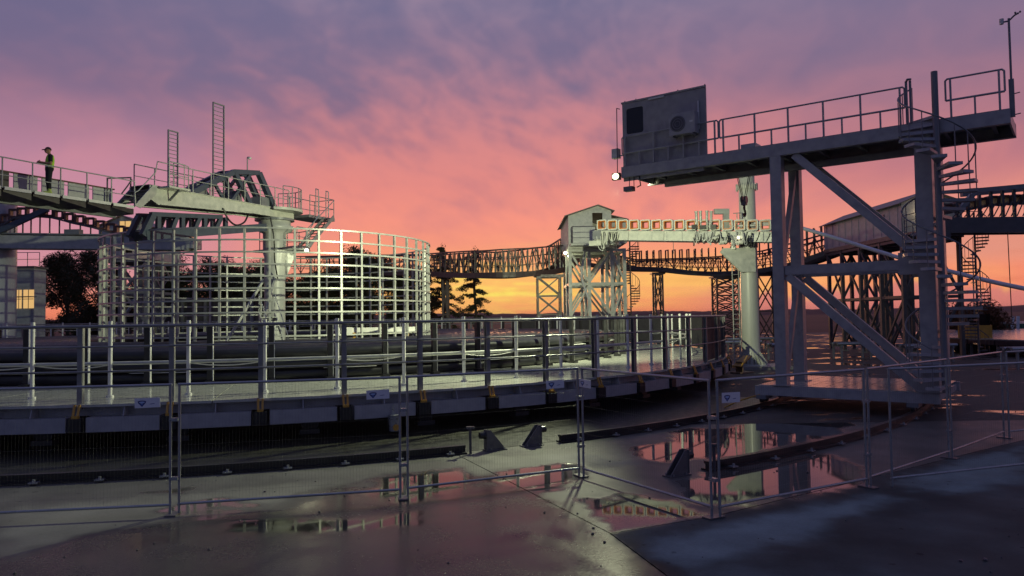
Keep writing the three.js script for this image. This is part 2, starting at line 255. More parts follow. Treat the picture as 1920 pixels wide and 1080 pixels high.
const nearUV = (x, z) => [(x - nx0) / 32, (z - nz0) / 20], farUV = (x, z) => [(x + 60) / 123, (z + 140) / 123];
const yard = new THREE.Group(); yard.name = 'pavement'; yard.userData = { kind: 'structure', label: 'wet concrete yard of large slabs with puddles' }; scene.add(yard);
obj('slab', slabGeo([[-16, -20], ...L1, [-16, 0]], nearUV), M_slab, yard);
obj('slab', slabGeo([[-2.9, -20], [16, -20], [16, -19.95], ...[...L2].reverse().slice(1), [-0.25, -13.79]], nearUV), M_slab, yard);
obj('slab', slabGeo(APRON, nearUV), M_slab, yard);
obj('slab', slabGeo([[-60, -20], [-60, -110], [62, -110], [62, -20]], farUV), M_yard, yard);
obj('slab', slabGeo([[-60, -20], [-16, -20], [-16, 14], [-60, 14]], farUV), M_yard, yard);
obj('slab', slabGeo([[16, -20], [62, -20], [62, 14], [16, 14]], farUV), M_yard, yard);
obj('slab', slabGeo([[-16, 0], [16, 0], [16, 14], [-16, 14]], farUV), M_yard, yard);
const fieldTex = dataTex(512, 512, (i, j) => { const w = tile(512, (a, b) => fbm(a / 50, b / 50, 5))(i, j); const v = 82 + w * 60; return [v, v * 0.62, v * 0.52]; }, true); fieldTex.repeat.set(12, 12);
struct('ground', new THREE.PlaneGeometry(6000, 6000).rotateX(-Math.PI / 2).translate(0, -0.06, 0), new THREE.MeshStandardMaterial({ map: fieldTex, roughness: 0.95 }), 'dark flat fields reaching to the horizon');
{ // far ridge: long low wooded rise with an uneven top
  const P = [], I = [], n = 700, W = 3600; const prof = [[0, 0], [40, 0.55], [110, 1], [300, 0.4], [500, 0]];
  for (let i = 0; i <= n; i++) { const x = -W / 2 + W * i / n, h = 9 + fbm(x * 0.004, 2, 3) * 8 + fbm(x * 0.05, 8, 3) * 3.2; for (let k = 0; k < prof.length; k++) P.push(x, -0.06 + h * prof[k][1] + (k && k < 4 ? fbm(x * 0.09 + k * 9, 5, 2) * 1.2 : 0), -1150 - prof[k][0] + fbm(x * 0.01, 30, 2) * 60); }
  for (let i = 0; i < n; i++) for (let k = 0; k < 4; k++) { const a = i * 5 + k; I.push(a, a + 5, a + 1, a + 1, a + 5, a + 6); }
  const g = new THREE.BufferGeometry(); g.setAttribute('position', new THREE.Float32BufferAttribute(P, 3)); g.setIndex(I); g.computeVertexNormals();
  struct('hills', g, new THREE.MeshStandardMaterial({ color: new THREE.Color().setRGB(0.085, 0.045, 0.035), roughness: 0.95, side: THREE.DoubleSide }), 'long low wooded ridge along the horizon');
}

// ------------------------------------------------------------------ the carousel, its cable and its inner cage
const CX = -13, CZ = -40.5;
{
  const c = thing('cable_carousel', 'huge round carousel with wet deck and tall post railing behind the fence', 'carousel', [CX, 0, CZ]);
  for (let k = 0; k < 25; k++) { const a = k * 14.4 * D2R; obj('deck_plate', memo('deckplate', () => arcBoxGeo(8.6, 23.74, 1.03, 1.09, 0.0006, 14.4 * D2R - 0.0006, 8)), M.deck, c).rotation.y = a; }
  obj('web_ring', arcBoxGeo(23.3, 23.42, 0.8, 1.03, 0, Math.PI * 2, 150), M.beam, c);
  for (let k = 0; k < 75; k++) {                           // outer beam in bays between the brackets
    const a = (2.6 + 4.8 * k) * D2R;
    obj('edge_beam', memo('edgebeam', () => arcBoxGeo(23.3, 23.84, 0.47, 0.8, 0.009, 4.8 * D2R - 0.009, 3)), M.beam, c).rotation.y = a;
    const st = obj('stiffener', memo('stiff', () => { const s = new THREE.Shape([[0, 0], [0.36, 0], [0.27, 0.22], [0, 0.22]].map(p => new THREE.Vector2(...p))); return new THREE.ExtrudeGeometry(s, { depth: 0.02, bevelEnabled: false }).rotateY(-Math.PI / 2).translate(0, 0.803, 23.425); }), M.beam, c); st.rotation.y = a + 2.4 * D2R;
  }
  const railing = { post: M.rail };
  for (let k = 0; k < 75; k++) {
    const g = 2.6 + 4.8 * k, r = g * D2R;
    const foot = obj('foot_bracket', memo('footb', () => boxGeo(0.3, 0.3, 0.12).clone().translate(0, 0.64, 23.86)), M.black, c); foot.rotation.y = r;
    obj('clamp', memo('clamp', () => mergeGeometries([boxGeo(0.05, 0.3, 0.03).clone().rotateX(-0.35).translate(0.05, 0.95, 23.82), boxGeo(0.05, 0.3, 0.03).clone().rotateX(-0.35).translate(-0.05, 0.95, 23.82), boxGeo(0.14, 0.06, 0.1).clone().translate(0, 0.82, 23.86)])), M.yellow, c).rotation.y = r;
    obj('railing_post', memo('rpost', () => mergeGeometries([boxGeo(0.11, 1.9, 0.014).clone().translate(0, 1.93, 23.66), boxGeo(0.014, 1.9, 0.1).clone().translate(0.055, 1.93, 23.6), boxGeo(0.11, 1.9, 0.014).clone().translate(0, 1.93, 23.54)])), railing.post, c).rotation.y = r;
  }
  for (const [y, r] of [[2.87, 0.038], [2.4, 0.024], [1.83, 0.024]]) for (let k = 0; k < 25; k++) obj('railing_bar', memo('rb' + y, () => arcTubeGeo(23.7, y, r, 0, 14.4 * D2R, 9, 8)), M.rail, c).rotation.y = (2.6 + 14.4 * k) * D2R;
  for (let k = 0; k < 75; k++) { const r = (2.75 + 4.8 * k) * D2R; obj('guide_post', memo('gpost', () => mergeGeometries([new THREE.CylinderGeometry(0.05, 0.05, 1.9, 10).translate(0, 2.04, 22.1), new THREE.CylinderGeometry(0.09, 0.09, 0.05, 10).translate(0, 1.115, 22.1)])), M.white, c).rotation.y = r; }
  for (let k = 0; k < 25; k++) obj('guide_bar', memo('gb', () => arcTubeGeo(22.05, 1.93, 0.045, 0, 14.3 * D2R, 9, 8)), M.paint, c).rotation.y = (2.75 + 14.4 * k) * D2R;
  for (let k = 0; k < 75; k++) if (k % 2 === 0) obj('slack_line', memo('sl', () => { const pts = []; for (let i = 0; i <= 8; i++) { const t = i / 8, q = polar(22, t * 4.8, 1.9 - 0.35 * (0.25 - (t - 0.5) ** 2)); pts.push(V(...q)); } return new THREE.TubeGeometry(new THREE.CatmullRomCurve3(pts), 12, 0.014, 5); }), M.white, c).rotation.y = (2.75 + 4.8 * k) * D2R;
  for (let k = 0; k < 68; k++) { const r = (17.49 + 5.294 * k) * D2R; obj('retaining_post', memo('blk', () => mergeGeometries([boxGeo(0.15, 1.74, 0.13).clone().translate(0, 1.96, 18.85), boxGeo(0.24, 0.1, 0.3).clone().translate(0, 1.14, 18.9)])), M.black, c).rotation.y = r; obj('edge_strip', memo('blk2', () => boxGeo(0.02, 1.7, 0.11).clone().translate(0.087, 1.96, 18.85)), M.white, c).rotation.y = r; }
  for (let k = 0; k < 16; k++) if (k > 2 && k < 9) obj('wind_netting', memo('net', () => arcBoxGeo(23.46, 23.47, 1.12, 2.83, 0.003, 14.4 * D2R - 0.003, 8)), M.net, c).rotation.y = (60.2 + 14.4 * (k - 3)) * D2R;
  obj('roller_wall', arcBoxGeo(20.2, 20.6, 0.02, 0.47, 0, Math.PI * 2, 120), M.dark, c);
  for (let k = 0; k < 45; k++) { const q = obj('support_roller', memo('roll', () => new THREE.CylinderGeometry(0.22, 0.22, 0.16, 14).rotateX(Math.PI / 2).translate(0, 0.25, 22.4)), M.black, c); q.rotation.y = (4 + 8 * k) * D2R; obj('roller_bracket', memo('rollb', () => boxGeo(0.5, 0.12, 0.3).clone().translate(0, 0.06, 22.4)), M.dark, q); }

  const coil = thing('coiled_cable', 'thick black cable coiled in many turns on the round carousel', 'cable coil', [CX, 0, CZ]);
  const turn = (R, y, r) => obj('turn', arcTubeGeo(R, y, r, 0, Math.PI * 2, 160, 10), M.cable, coil);
  const rr = rng(8);
  for (let k = 0; k < 27; k++) turn(18.25 - k * 0.335, 1.955 + (rr() - 0.5) * 0.05, 0.172);
  turn(18.32, 1.6, 0.172); turn(18.27, 1.262, 0.172);
  obj('under_layers', arcBoxGeo(9.2, 18.2, 1.095, 1.8, 0, Math.PI * 2, 120), M.cable, coil);
  for (let k = 0; k < 40; k += 2) { const st = obj('spacer_strip', memo('spacer', () => arcBoxGeo(18.32, 18.5, 1.775, 1.79, 0, 4.2 * D2R, 4)), M.white, coil); st.rotation.y = (k * 9 + rr() * 3) * D2R; const s2 = obj('spacer_strip', memo('spacer2', () => arcBoxGeo(18.32, 18.52, 1.43, 1.445, 0, 5.2 * D2R, 4)), M.white, coil); s2.rotation.y = (k * 9 + 4 + rr() * 3) * D2R; }

  const cg = thing('core_cage', 'tall round cage of pale square grid bars standing inside the coil', 'cage', [CX, 1.09, CZ]);
  for (let k = 0; k < 50; k++) obj('upright', memo('upr', () => boxGeo(0.095, 5.93, 0.095).clone().translate(0, 2.965, 8.4)), M.cage, cg).rotation.y = (2 + 7.2 * k) * D2R;
  for (let i = 0; i < 12; i++) obj('hoop', arcBoxGeo(8.45, 8.5, 5.93 - 0.53 * i - 0.036, 5.93 - 0.53 * i + 0.036, 0, Math.PI * 2, 100), M.cage, cg);
  for (let k = 0; k < 50; k += 2) obj('foot_plate', memo('fpl', () => boxGeo(0.3, 0.03, 0.3).clone().translate(0, 0.015, 8.4)), M.cage, cg).rotation.y = (2 + 7.2 * k) * D2R;
}

struct('trackside_strip', arcBoxGeo(20.7, 26.84, 0.001, 0.005, -30 * D2R, 56 * D2R, 80).translate(CX, 0, CZ), std(0.028, 0.028, 0.02, 0.62), 'dark strip of ground between the carousel and the inner rail');  // thin dark olive sheet laid over the yard, ends at the inner rail

// ------------------------------------------------------------------ curved rails round the carousel with their end stops
function railArc(R, a0, a1, label, gap) {
  const t = thing('curved_rail', label, 'rail', [CX, 0, CZ]);
  const n = Math.max(12, Math.round((a1 - a0) * R * D2R / 0.6));
  obj('rail_foot', arcBoxGeo(R - 0.14, R + 0.14, 0.003, 0.035, a0 * D2R, a1 * D2R, n), M.black, t);
  obj('rail_web', arcBoxGeo(R - 0.03, R + 0.03, 0.035, 0.13, a0 * D2R, a1 * D2R, n), M.black, t);
  obj('rail_head', arcBoxGeo(R - 0.06, R + 0.06, 0.13, 0.18, a0 * D2R, a1 * D2R, n), M.black, t);
  for (let a = a0 + 1; a < a1 - 0.3; a += 2.35) for (const s of [-1, 1]) obj('rail_clip', memo(`rc${R}${s}`, () => mergeGeometries([boxGeo(0.16, 0.025, 0.12).clone().translate(0, 0.048, R + s * 0.17), new THREE.CylinderGeometry(0.028, 0.028, 0.05, 6).translate(0, 0.08, R + s * 0.18)])), M.galv, t).rotation.y = a * D2R;
  return t;
}
railArc(27.0, -25, 26.2, 'dark curved rail running along the carousel to the left of the end stops');
railArc(27.0, 31.4, 70, 'dark inner curved rail under the cabin tower nearest the carousel');
railArc(31.2, 32.2, 70, 'dark outer curved rail under the cabin tower towards the mesh fence');
function bufferStop(R, a, dir, label) {
  const q = polar(R, a), t = thing('rail_end_stop', label, 'end stop', [CX + q[0], 0, CZ + q[2]], a * D2R + (dir > 0 ? 0 : Math.PI), 'end stops of the curved rails'); t.scale.setScalar(0.7);
  // local +x points along the rail towards the track
  const s = new THREE.Shape([[-0.62, 0.04], [0, 0.04], [0, 0.66], [-0.1, 0.66]].map(p => new THREE.Vector2(...p)));
  const web = () => memo('bsw', () => new THREE.ExtrudeGeometry(s, { depth: 0.025, bevelEnabled: false }));
  for (const z of [-0.11, 0.085]) obj('side_plate', web(), M.lead, t).position.z = z;
  box(t, 'face_plate', [0.014, 0.36, 0], [0.028, 0.62, 0.26], M.lead); box(t, 'base_plate', [-0.3, 0.021, 0], [0.72, 0.035, 0.34], M.lead);
  const b = obj('rubber_buffer', new THREE.CylinderGeometry(0.1, 0.12, 0.2, 16).rotateZ(-Math.PI / 2), M.rubber, t); b.position.set(0.13, 0.5, 0);
  for (const x of [-0.55, -0.1]) for (const z of [-0.14, 0.14]) { const n = obj('bolt', memo('bolt', () => new THREE.CylinderGeometry(0.022, 0.022, 0.05, 6)), M.galv, t); n.position.set(x, 0.06, z); }
}
bufferStop(27.0, 27.3, -1, 'low grey wedge end stop with black buffer facing left along the rail');
bufferStop(27.0, 30.2, 1, 'dark wedge end stop with black buffer at the inner rail near the fence corner');
bufferStop(31.2, 31.2, 1, 'dark tilted wedge end stop with black buffer at the outer rail by the puddle');

// ------------------------------------------------------------------ shared builders
const ladderRung = (p, n, x, z0, z1, y0, y1, mat) => { for (let i = 0; i < n; i++) { const y = y0 + (y1 - y0) * (i + 0.5) / n; rod(p, 'rung', [x, y, z0], [x, y, z1], 0.016, mat, 6); } };
function guardRail(par, pts, h, mat, opt = {}) {            // pts: floor line; posts at every point, bars between
  const up = (q, k) => [q[0], q[1] + k, q[2]], r = opt.r || 0.026;
  pts.forEach((q, i) => { if (!(opt.skip || []).includes(i)) rod(par, 'railing_post', q, up(q, h), r, mat, 8); });
  for (let i = 0; i < pts.length - 1; i++) { rod(par, 'handrail', up(pts[i], h), up(pts[i + 1], h), r * 0.95, mat, 8); for (const k of opt.mid || [0.5]) rod(par, 'mid_rail', up(pts[i], h * k), up(pts[i + 1], h * k), r * 0.72, mat, 6); }
}
const span = (a, b, n) => Array.from({ length: n + 1 }, (_, i) => a.map((v, k) => lerp(v, b[k], i / n)));
const squareRing = (s, t, d, cr) => memo(`sq${s},${t},${d}`, () => { const rr = (sh, a, r) => { sh.moveTo(-a + r, -a); sh.lineTo(a - r, -a); sh.quadraticCurveTo(a, -a, a, -a + r); sh.lineTo(a, a - r); sh.quadraticCurveTo(a, a, a - r, a); sh.lineTo(-a + r, a); sh.quadraticCurveTo(-a, a, -a, a - r); sh.lineTo(-a, -a + r); sh.quadraticCurveTo(-a, -a, -a + r, -a); return sh; }; const S = rr(new THREE.Shape(), s / 2, cr); S.holes.push(rr(new THREE.Path(), s / 2 - t, cr * 0.6)); return new THREE.ExtrudeGeometry(S, { depth: d, bevelEnabled: false, curveSegments: 3 }).translate(0, 0, -d / 2); });
function cradle(par, pos, ry, s, d, mat, liner) {           // square roller frame the cable runs through
  const f = obj('roller_cradle', squareRing(s, s * 0.11, d, s * 0.16), mat, par); f.position.set(...pos); f.rotation.y = ry;
  const l = obj('liner', squareRing(s * 0.8, s * 0.1, d * 1.04, s * 0.1), liner, f);
  rod(f, 'roller', [-s * 0.36, -s * 0.3, 0], [s * 0.36, -s * 0.3, 0], s * 0.05, M.galvDull, 8);
  return f;
}
function spiralStair(par, pos, R, y0, y1, startDeg, turnDeg, mat, opt = {}) {
  const g = new THREE.Group(); g.name = 'spiral_stair'; g.position.set(...pos); par.add(g);
  rod(g, 'centre_pole', [0, y0, 0], [0, opt.poleTop || y1 + 0.2, 0], opt.pr || 0.07, mat, 12);
  const n = Math.round((y1 - y0) / 0.21), da = turnDeg / n;
  const geo = memo(`step${R}`, () => { const a = 0.2; const s = new THREE.Shape([[0.04, -0.05], [R * Math.cos(a), -R * Math.sin(a)], [R, 0], [R * Math.cos(a), R * Math.sin(a)], [0.04, 0.05]].map(p => new THREE.Vector2(...p))); return new THREE.ExtrudeGeometry(s, { depth: 0.08, bevelEnabled: false }).rotateX(-Math.PI / 2); });
  const hp = [];
  for (let i = 0; i < n; i++) {
    const a = startDeg + da * i, y = y0 + 0.21 * (i + 1), st = obj('step', geo, opt.step || mat, g); st.position.y = y - 0.08; st.rotation.y = (a - 90) * D2R;
    const e = polar(R - 0.02, a); if (i % (opt.every || 1) === 0) rod(g, 'baluster', [e[0], y - 0.03, e[2]], [e[0], y + 1.0, e[2]], 0.014, mat, 6); hp.push([e[0], y + 1.0, e[2]]);
  }
  pipe(g, 'handrail', hp, 0.024, mat, n * 3, 6);
  return g;
}

// ------------------------------------------------------------------ slewing arm on the mast inside the cage
{
  const t = thing('slewing_arm', 'pale slewing walkway arm with blue truss on a round mast inside the cage', 'crane arm', [CX, 0, CZ], -24.23 * D2R);
  obj('mast', new THREE.LatheGeometry([[0.95, 0.02], [0.95, 0.1], [0.62, 0.14], [0.56, 0.9], [0.55, 6.4], [0.62, 6.6], [0.62, 7.7], [0.95, 7.85], [1.0, 8.1], [0.85, 8.12], [0.85, 8.38]].map(p => new THREE.Vector2(...p)), 32), M.paint2, t);
  for (let k = 0; k < 12; k++) obj('gusset', memo('mg', () => { const s = new THREE.Shape([[0.55, 0.1], [0.93, 0.1], [0.93, 0.2], [0.57, 1.1]].map(p => new THREE.Vector2(...p))); return new THREE.ExtrudeGeometry(s, { depth: 0.03, bevelEnabled: false }); }), M.paint2, t).rotation.y = k * Math.PI / 6;
  obj('slew_ring', arcBoxGeo(0.5, 1.05, 8.39, 8.5, 0, Math.PI * 2, 40), M.towerDark, t);
  // deep girders of the inner length
  for (const x of [-0.62, 0.62]) {
    const s = new THREE.Shape([[-0.8, 8.52], [2.4, 8.5], [8.1, 8.18], [8.55, 8.4], [8.55, 9.0], [-0.8, 9.0]].map(p => new THREE.Vector2(-p[0], p[1])));
    obj('girder', new THREE.ExtrudeGeometry(s, { depth: 0.05, bevelEnabled: false }).rotateY(Math.PI / 2).translate(x - 0.025, 0, 0), M.paint, t);
    bar(t, 'girder_flange', [x, 8.987, -0.8], [x, 8.987, 8.5], 0.2, 0.03, M.paint); bar(t, 'girder_flange', [x, 8.2, 8.0], [x, 8.49, 2.5], 0.2, 0.03, M.paint);
  }
  for (let z = -0.2; z < 8.3; z += 0.85) bar(t, 'cross_member', [-0.59, 8.7, z], [0.59, 8.7, z], 0.1, 0.2, M.paint2);
  for (let z = -0.4; z < 8.2; z += 0.9) box(t, 'floor_grating', [0, 9.02, z + 0.42], [1.2, 0.035, 0.87], M.grate);
  guardRail(t, span([0.66, 9.0, -0.4], [0.66, 9.0, 7.3], 7), 1.1, M.cage, { mid: [0.52] }); guardRail(t, span([-0.66, 9.0, -0.4], [-0.66, 9.0, 8.3], 8), 1.1, M.galvDull, { mid: [0.52] });
  // step down to the outer walkway
  for (const x of [0.68, -0.68]) { const s = new THREE.Shape([[8.25, 8.62], [8.25, 9.02], [8.42, 9.02], [9.35, 7.98], [9.05, 7.9]].map(p => new THREE.Vector2(-p[0], p[1]))); obj('stair_stringer', new THREE.ExtrudeGeometry(s, { depth: 0.05, bevelEnabled: false }).rotateY(Math.PI / 2).translate(x - 0.02, 0, 0), M.cage, t); }
  for (let i = 0; i < 4; i++) box(t, 'stair_tread', [0, 8.78 - i * 0.2, 8.5 + i * 0.19], [1.26, 0.03, 0.22], M.grate);
  polypipe(t, 'stair_handrail', [[0.7, 7.95, 9.3], [0.7, 8.55, 9.35], [0.7, 8.62, 9.2], [0.7, 9.6, 8.3], [0.7, 10.1, 8.2], [0.7, 10.1, 7.3]], 0.024, M.cage);
  box(t, 'landing', [1.0, 8.94, 7.55], [0.7, 0.08, 1.15], M.paint); bar(t, 'landing_bracket', [0.7, 8.45, 7.55], [1.3, 8.88, 7.55], 0.06, 0.1, M.towerDark);
  rod(t, 'tall_post', [1.3, 8.95, 8.1], [1.3, 10.25, 8.1], 0.03, M.cage); polypipe(t, 'landing_rail', [[1.32, 8.95, 7.05], [1.32, 10.0, 7.05], [1.32, 10.05, 7.3], [1.32, 10.05, 8.1]], 0.024, M.cage); polypipe(t, 'landing_rail', [[1.32, 9.5, 7.05], [1.32, 9.5, 8.1]], 0.02, M.cage);
  // outer walkway
  const nearPts = span([0.62, 7.92, 9.3], [0.62, 7.92, 17.0], 7);
  guardRail(t, nearPts, 1.12, M.cage, { mid: [0.42] });
  for (let i = 0; i < 7; i++) {
    const z = 9.3 + 1.1 * i;
    box(t, 'toe_plate', [0.66, 7.91, z + 0.55], [0.02, 0.12, 0.98], M.white);
    box(t, 'floor_plate', [0, 7.95, z + 0.55], [1.26, 0.04, 1.07], M.towerDark);
    const s = new THREE.Shape([[0.02, 0], [1.05, 0], [1.05, -0.06], [0.02, -0.24]].map(p => new THREE.Vector2(-p[0], p[1]))); const w = obj('hanger_plate', memo('hang', () => new THREE.ExtrudeGeometry(s, { depth: 1.2, bevelEnabled: false }).rotateY(Math.PI / 2)), M.black, t); w.position.set(-0.6, 7.84, z);
    box(t, 'panel', [-0.66, 8.48, z + 0.55], [0.05, 0.55, 0.92], i === 4 ? M.black : M.paint2); bar(t, 'tray_rail', [-0.66, 8.1, z], [-0.66, 8.1, z + 1.09], 0.06, 0.05, M.paint2); bar(t, 'panel_cap', [-0.66, 8.79, z], [-0.66, 8.79, z + 1.09], 0.09, 0.05, M.rust);
  }
  bar(t, 'edge_beam', [-0.72, 7.72, 9.2], [-0.72, 7.72, 17.0], 0.14, 0.34, M.towerDark);
  polypipe(t, 'gate_frame', [[-0.5, 7.9, 9.75], [-0.5, 9.2, 9.75], [-0.5, 9.42, 8.6], [-0.5, 9.0, 8.6]], 0.035, M.dark); polypipe(t, 'gate_frame', [[-0.3, 8.6, 9.2], [-0.3, 9.0, 8.9], [-0.3, 9.3, 8.7]], 0.03, M.dark);
  // ladders standing up from the arm
  for (const [z0, z1, y1, x, n] of [[6.98, 7.5, 11.72, 0.55, 14], [4.15, 4.83, 13.7, 0.5, 22]]) { for (const z of [z0, z1]) bar(t, 'ladder_stile', [x, 8.95, z], [x, y1, z], 0.07, 0.045, M.galvDull); ladderRung(t, n, x, z0, z1, 9.1, y1 - 0.1, M.galvDull); bar(t, 'ladder_top', [x, y1 - 0.03, z0], [x, y1 - 0.03, z1], 0.05, 0.06, M.galvDull); }
  polypipe(t, 'ladder_guard', [[1.0, 9.0, 7.0], [1.0, 10.1, 7.0], [1.0, 10.15, 7.3], [1.0, 10.1, 7.6], [1.0, 9.0, 7.6]], 0.022, M.cage);
  // blue truss: A frame over the mast and the deep lower truss
  for (const x of [-0.42, 0.42]) {
    const P = { a: [x, 8.95, 6.2], b: [x, 10.5, 3.4], c: [x, 10.74, 1.66], d: [x, 9.0, 0.5], e: [x, 9.0, 3.2] };
    bar(t, 'truss_chord', P.a, P.b, 0.24, 0.26, M.blue); bar(t, 'truss_chord', P.b, P.c, 0.22, 0.24, M.blue); bar(t, 'truss_leg', P.c, P.d, 0.26, 0.26, M.blue); bar(t, 'truss_leg', P.b, [x, 9.0, 2.3], 0.24, 0.24, M.blue); bar(t, 'truss_leg', [x, 10.65, 2.2], [x, 9.0, 3.6], 0.14, 0.14, M.blue); bar(t, 'truss_web', [x, 9.75, 4.7], [x, 9.0, 4.1], 0.12, 0.14, M.blue);
  }
  for (const [y, z] of [[10.5, 3.4], [10.74, 1.66], [9.8, 4.6]]) bar(t, 'truss_tie', [-0.3, y, z], [0.3, y, z], 0.16, 0.16, M.blue);
  for (const x of [-0.45, 0.4]) {
    bar(t, 'truss_chord', [x, 7.75, 8.3], [x, 8.1, 4.2], 0.2, 0.2, M.blue); bar(t, 'truss_chord', [x, 6.75, 8.6], [x, 7.9, 1.2], 0.3, 0.4, M.blue);
    bar(t, 'truss_strut', [x, 6.75, 8.7], [x, 7.7, 8.2], 0.24, 0.26, M.blue);
    for (let i = 0; i < 7; i++) { const z = 7.9 - i * 0.66; bar(t, 'truss_web', [x, 6.9 + i * 0.11, z], [x, 7.75 + i * 0.06, z - (i % 2 ? 0.35 : 0)], 0.16, 0.2, M.blue); }
  }
  rod(t, 'camera_post', [0.3, 10.7, 2.35], [0.3, 11.45, 2.35], 0.03, M.galvDull); obj('camera_head', new THREE.SphereGeometry(0.09, 12, 8).scale(1, 0.8, 1).translate(0.42, 11.4, 2.3), M.white, t); rod(t, 'camera_arm', [0.3, 11.47, 2.35], [0.44, 11.45, 2.3], 0.025, M.galvDull);
  for (const [x, y, z, w] of [[0, 9.3, 5.3, 0.5], [-0.2, 9.35, 2.9, 0.6], [0.1, 9.25, 1.2, 0.7]]) box(t, 'drive_box', [x, y, z], [w, 0.55, 0.6], M.towerDark);
  // round head platform, end landing and its stair
  obj('head_platform', arcBoxGeo(0.3, 1.5, 8.86, 9.0, 40 * D2R, 230 * D2R, 20), M.paint, t);
  const arcp = Array.from({ length: 8 }, (_, i) => polar(1.42, 60 + i * 22, 9.0)); guardRail(t, arcp, 1.15, M.galvDull, { mid: [0.5] });
  box(t, 'end_landing', [0.3, 8.82, -2.75], [1.5, 0.16, 2.3], M.galvDull);
  guardRail(t, [[1.02, 8.9, -1.7], [1.02, 8.9, -2.5], [1.02, 8.9, -3.85], [-0.4, 8.9, -3.85], [-0.4, 8.9, -1.7]], 1.12, M.galvDull, { mid: [0.5] });
  for (const z of [-2.1, -3.0]) { polypipe(t, 'stair_hoop', [[1.3, 7.0, z + 1.6], [1.3, 8.9, z], [1.3, 10.35, z], [1.12, 10.42, z], [1.12, 8.9, z]], 0.028, M.galv); }
  for (const x of [1.1, 1.75]) bar(t, 'stair_stringer', [x, 6.9, -0.6], [x, 8.85, -2.9], 0.04, 0.2, M.galvDull);
  for (let i = 0; i < 10; i++) box(t, 'stair_tread', [1.425, 7.0 + i * 0.195, -0.75 - i * 0.225], [0.6, 0.03, 0.22], M.grate);
  polypipe(t, 'stair_handrail', [[1.78, 6.95, -0.6], [1.78, 7.95, -0.6], [1.78, 9.8, -2.9]], 0.024, M.galv);
  obj('mast_platform', arcBoxGeo(0.64, 1.9, 6.78, 6.9, 70 * D2R, 260 * D2R, 24), M.galvDull, t);
  guardRail(t, Array.from({ length: 8 }, (_, i) => polar(1.85, 80 + i * 24, 6.9)), 1.05, M.galvDull, { mid: [0.5] });
  { const s = new THREE.Shape([[0.5, 5.0], [1.2, 6.75], [0.5, 6.75]].map(p => new THREE.Vector2(...p))); const b = obj('mast_bracket', new THREE.ExtrudeGeometry(s, { depth: 0.06, bevelEnabled: false }), M.paint2, t); b.rotation.y = 60 * D2R; const b2 = obj('mast_bracket', b.geometry, M.paint2, t); b2.rotation.y = 160 * D2R; }
  for (const x of [-0.5, 0.5]) bar(t, 'mast_stay', [x * 2.4, 1.2, 2.8], [x * 0.8, 5.2, 0.4], 0.12, 0.12, M.paint2);
  pipe(t, 'hose', [[0.7, 8.5, 4.4], [0.74, 8.0, 4.1], [0.74, 7.75, 3.6], [0.7, 7.95, 3.0], [0.6, 8.4, 2.6]], 0.045, M.black); pipe(t, 'hose', [[0.8, 8.4, 1.2], [0.95, 7.2, 1.1], [0.8, 6.2, 0.9], [0.65, 5.2, 0.5]], 0.035, M.black);
  obj('work_light', new THREE.SphereGeometry(0.11, 12, 8).translate(1.95, 6.7, -0.3), M_small, t); lampLight(1.95, 6.45, -0.3, 4, t);
}
{ // low stair and beam at the foot of the mast
  const s = thing('access_stair', 'pale steel stair leaning up beside the mast inside the cage', 'stair', [CX + 1.6, 1.1, CZ + 4.2], 0.6);
  for (const x of [-0.4, 0.4]) bar(s, 'stringer', [x, 0.05, 0], [x, 2.2, -2.2], 0.05, 0.2, M.paint2);
  for (let i = 0; i < 9; i++) box(s, 'tread', [0, 0.25 + i * 0.22, -0.2 - i * 0.22], [0.76, 0.03, 0.22], M.paint2);
  for (const x of [-0.4, 0.4]) rod(s, 'handrail', [x, 1.05, 0], [x, 3.2, -2.2], 0.024, M.galv); for (const x of [-0.4, 0.4]) for (const k of [0, 1]) rod(s, 'handrail_post', [x, 0.05 + 2.15 * k, -2.2 * k], [x, 1.05 + 2.15 * k, -2.2 * k], 0.022, M.galv);
  for (const k of [0, 1]) box(s, 'stair_leg', [0, 1.0, -2.15], [0.85 - 0.7 * k, 2.0, 0.08], M.paint2);
  const b = thing('spreader_beam', 'long white spreader beam lying behind the cage bars', 'beam', [CX + 6.4, 1.09, CZ + 3.4], 0.25);
  box(b, 'beam_body', [0, 1.32, 0], [3.4, 0.24, 0.3], M.white); box(b, 'beam_head', [-1.75, 1.3, 0], [0.7, 0.34, 0.42], M.white);
  for (const x of [-1.3, 1.3]) { box(b, 'trestle', [x, 0.6, 0], [0.14, 1.2, 0.5], M.yellow); box(b, 'trestle_foot', [x, 0.03, 0], [0.4, 0.06, 0.8], M.yellow); }
}

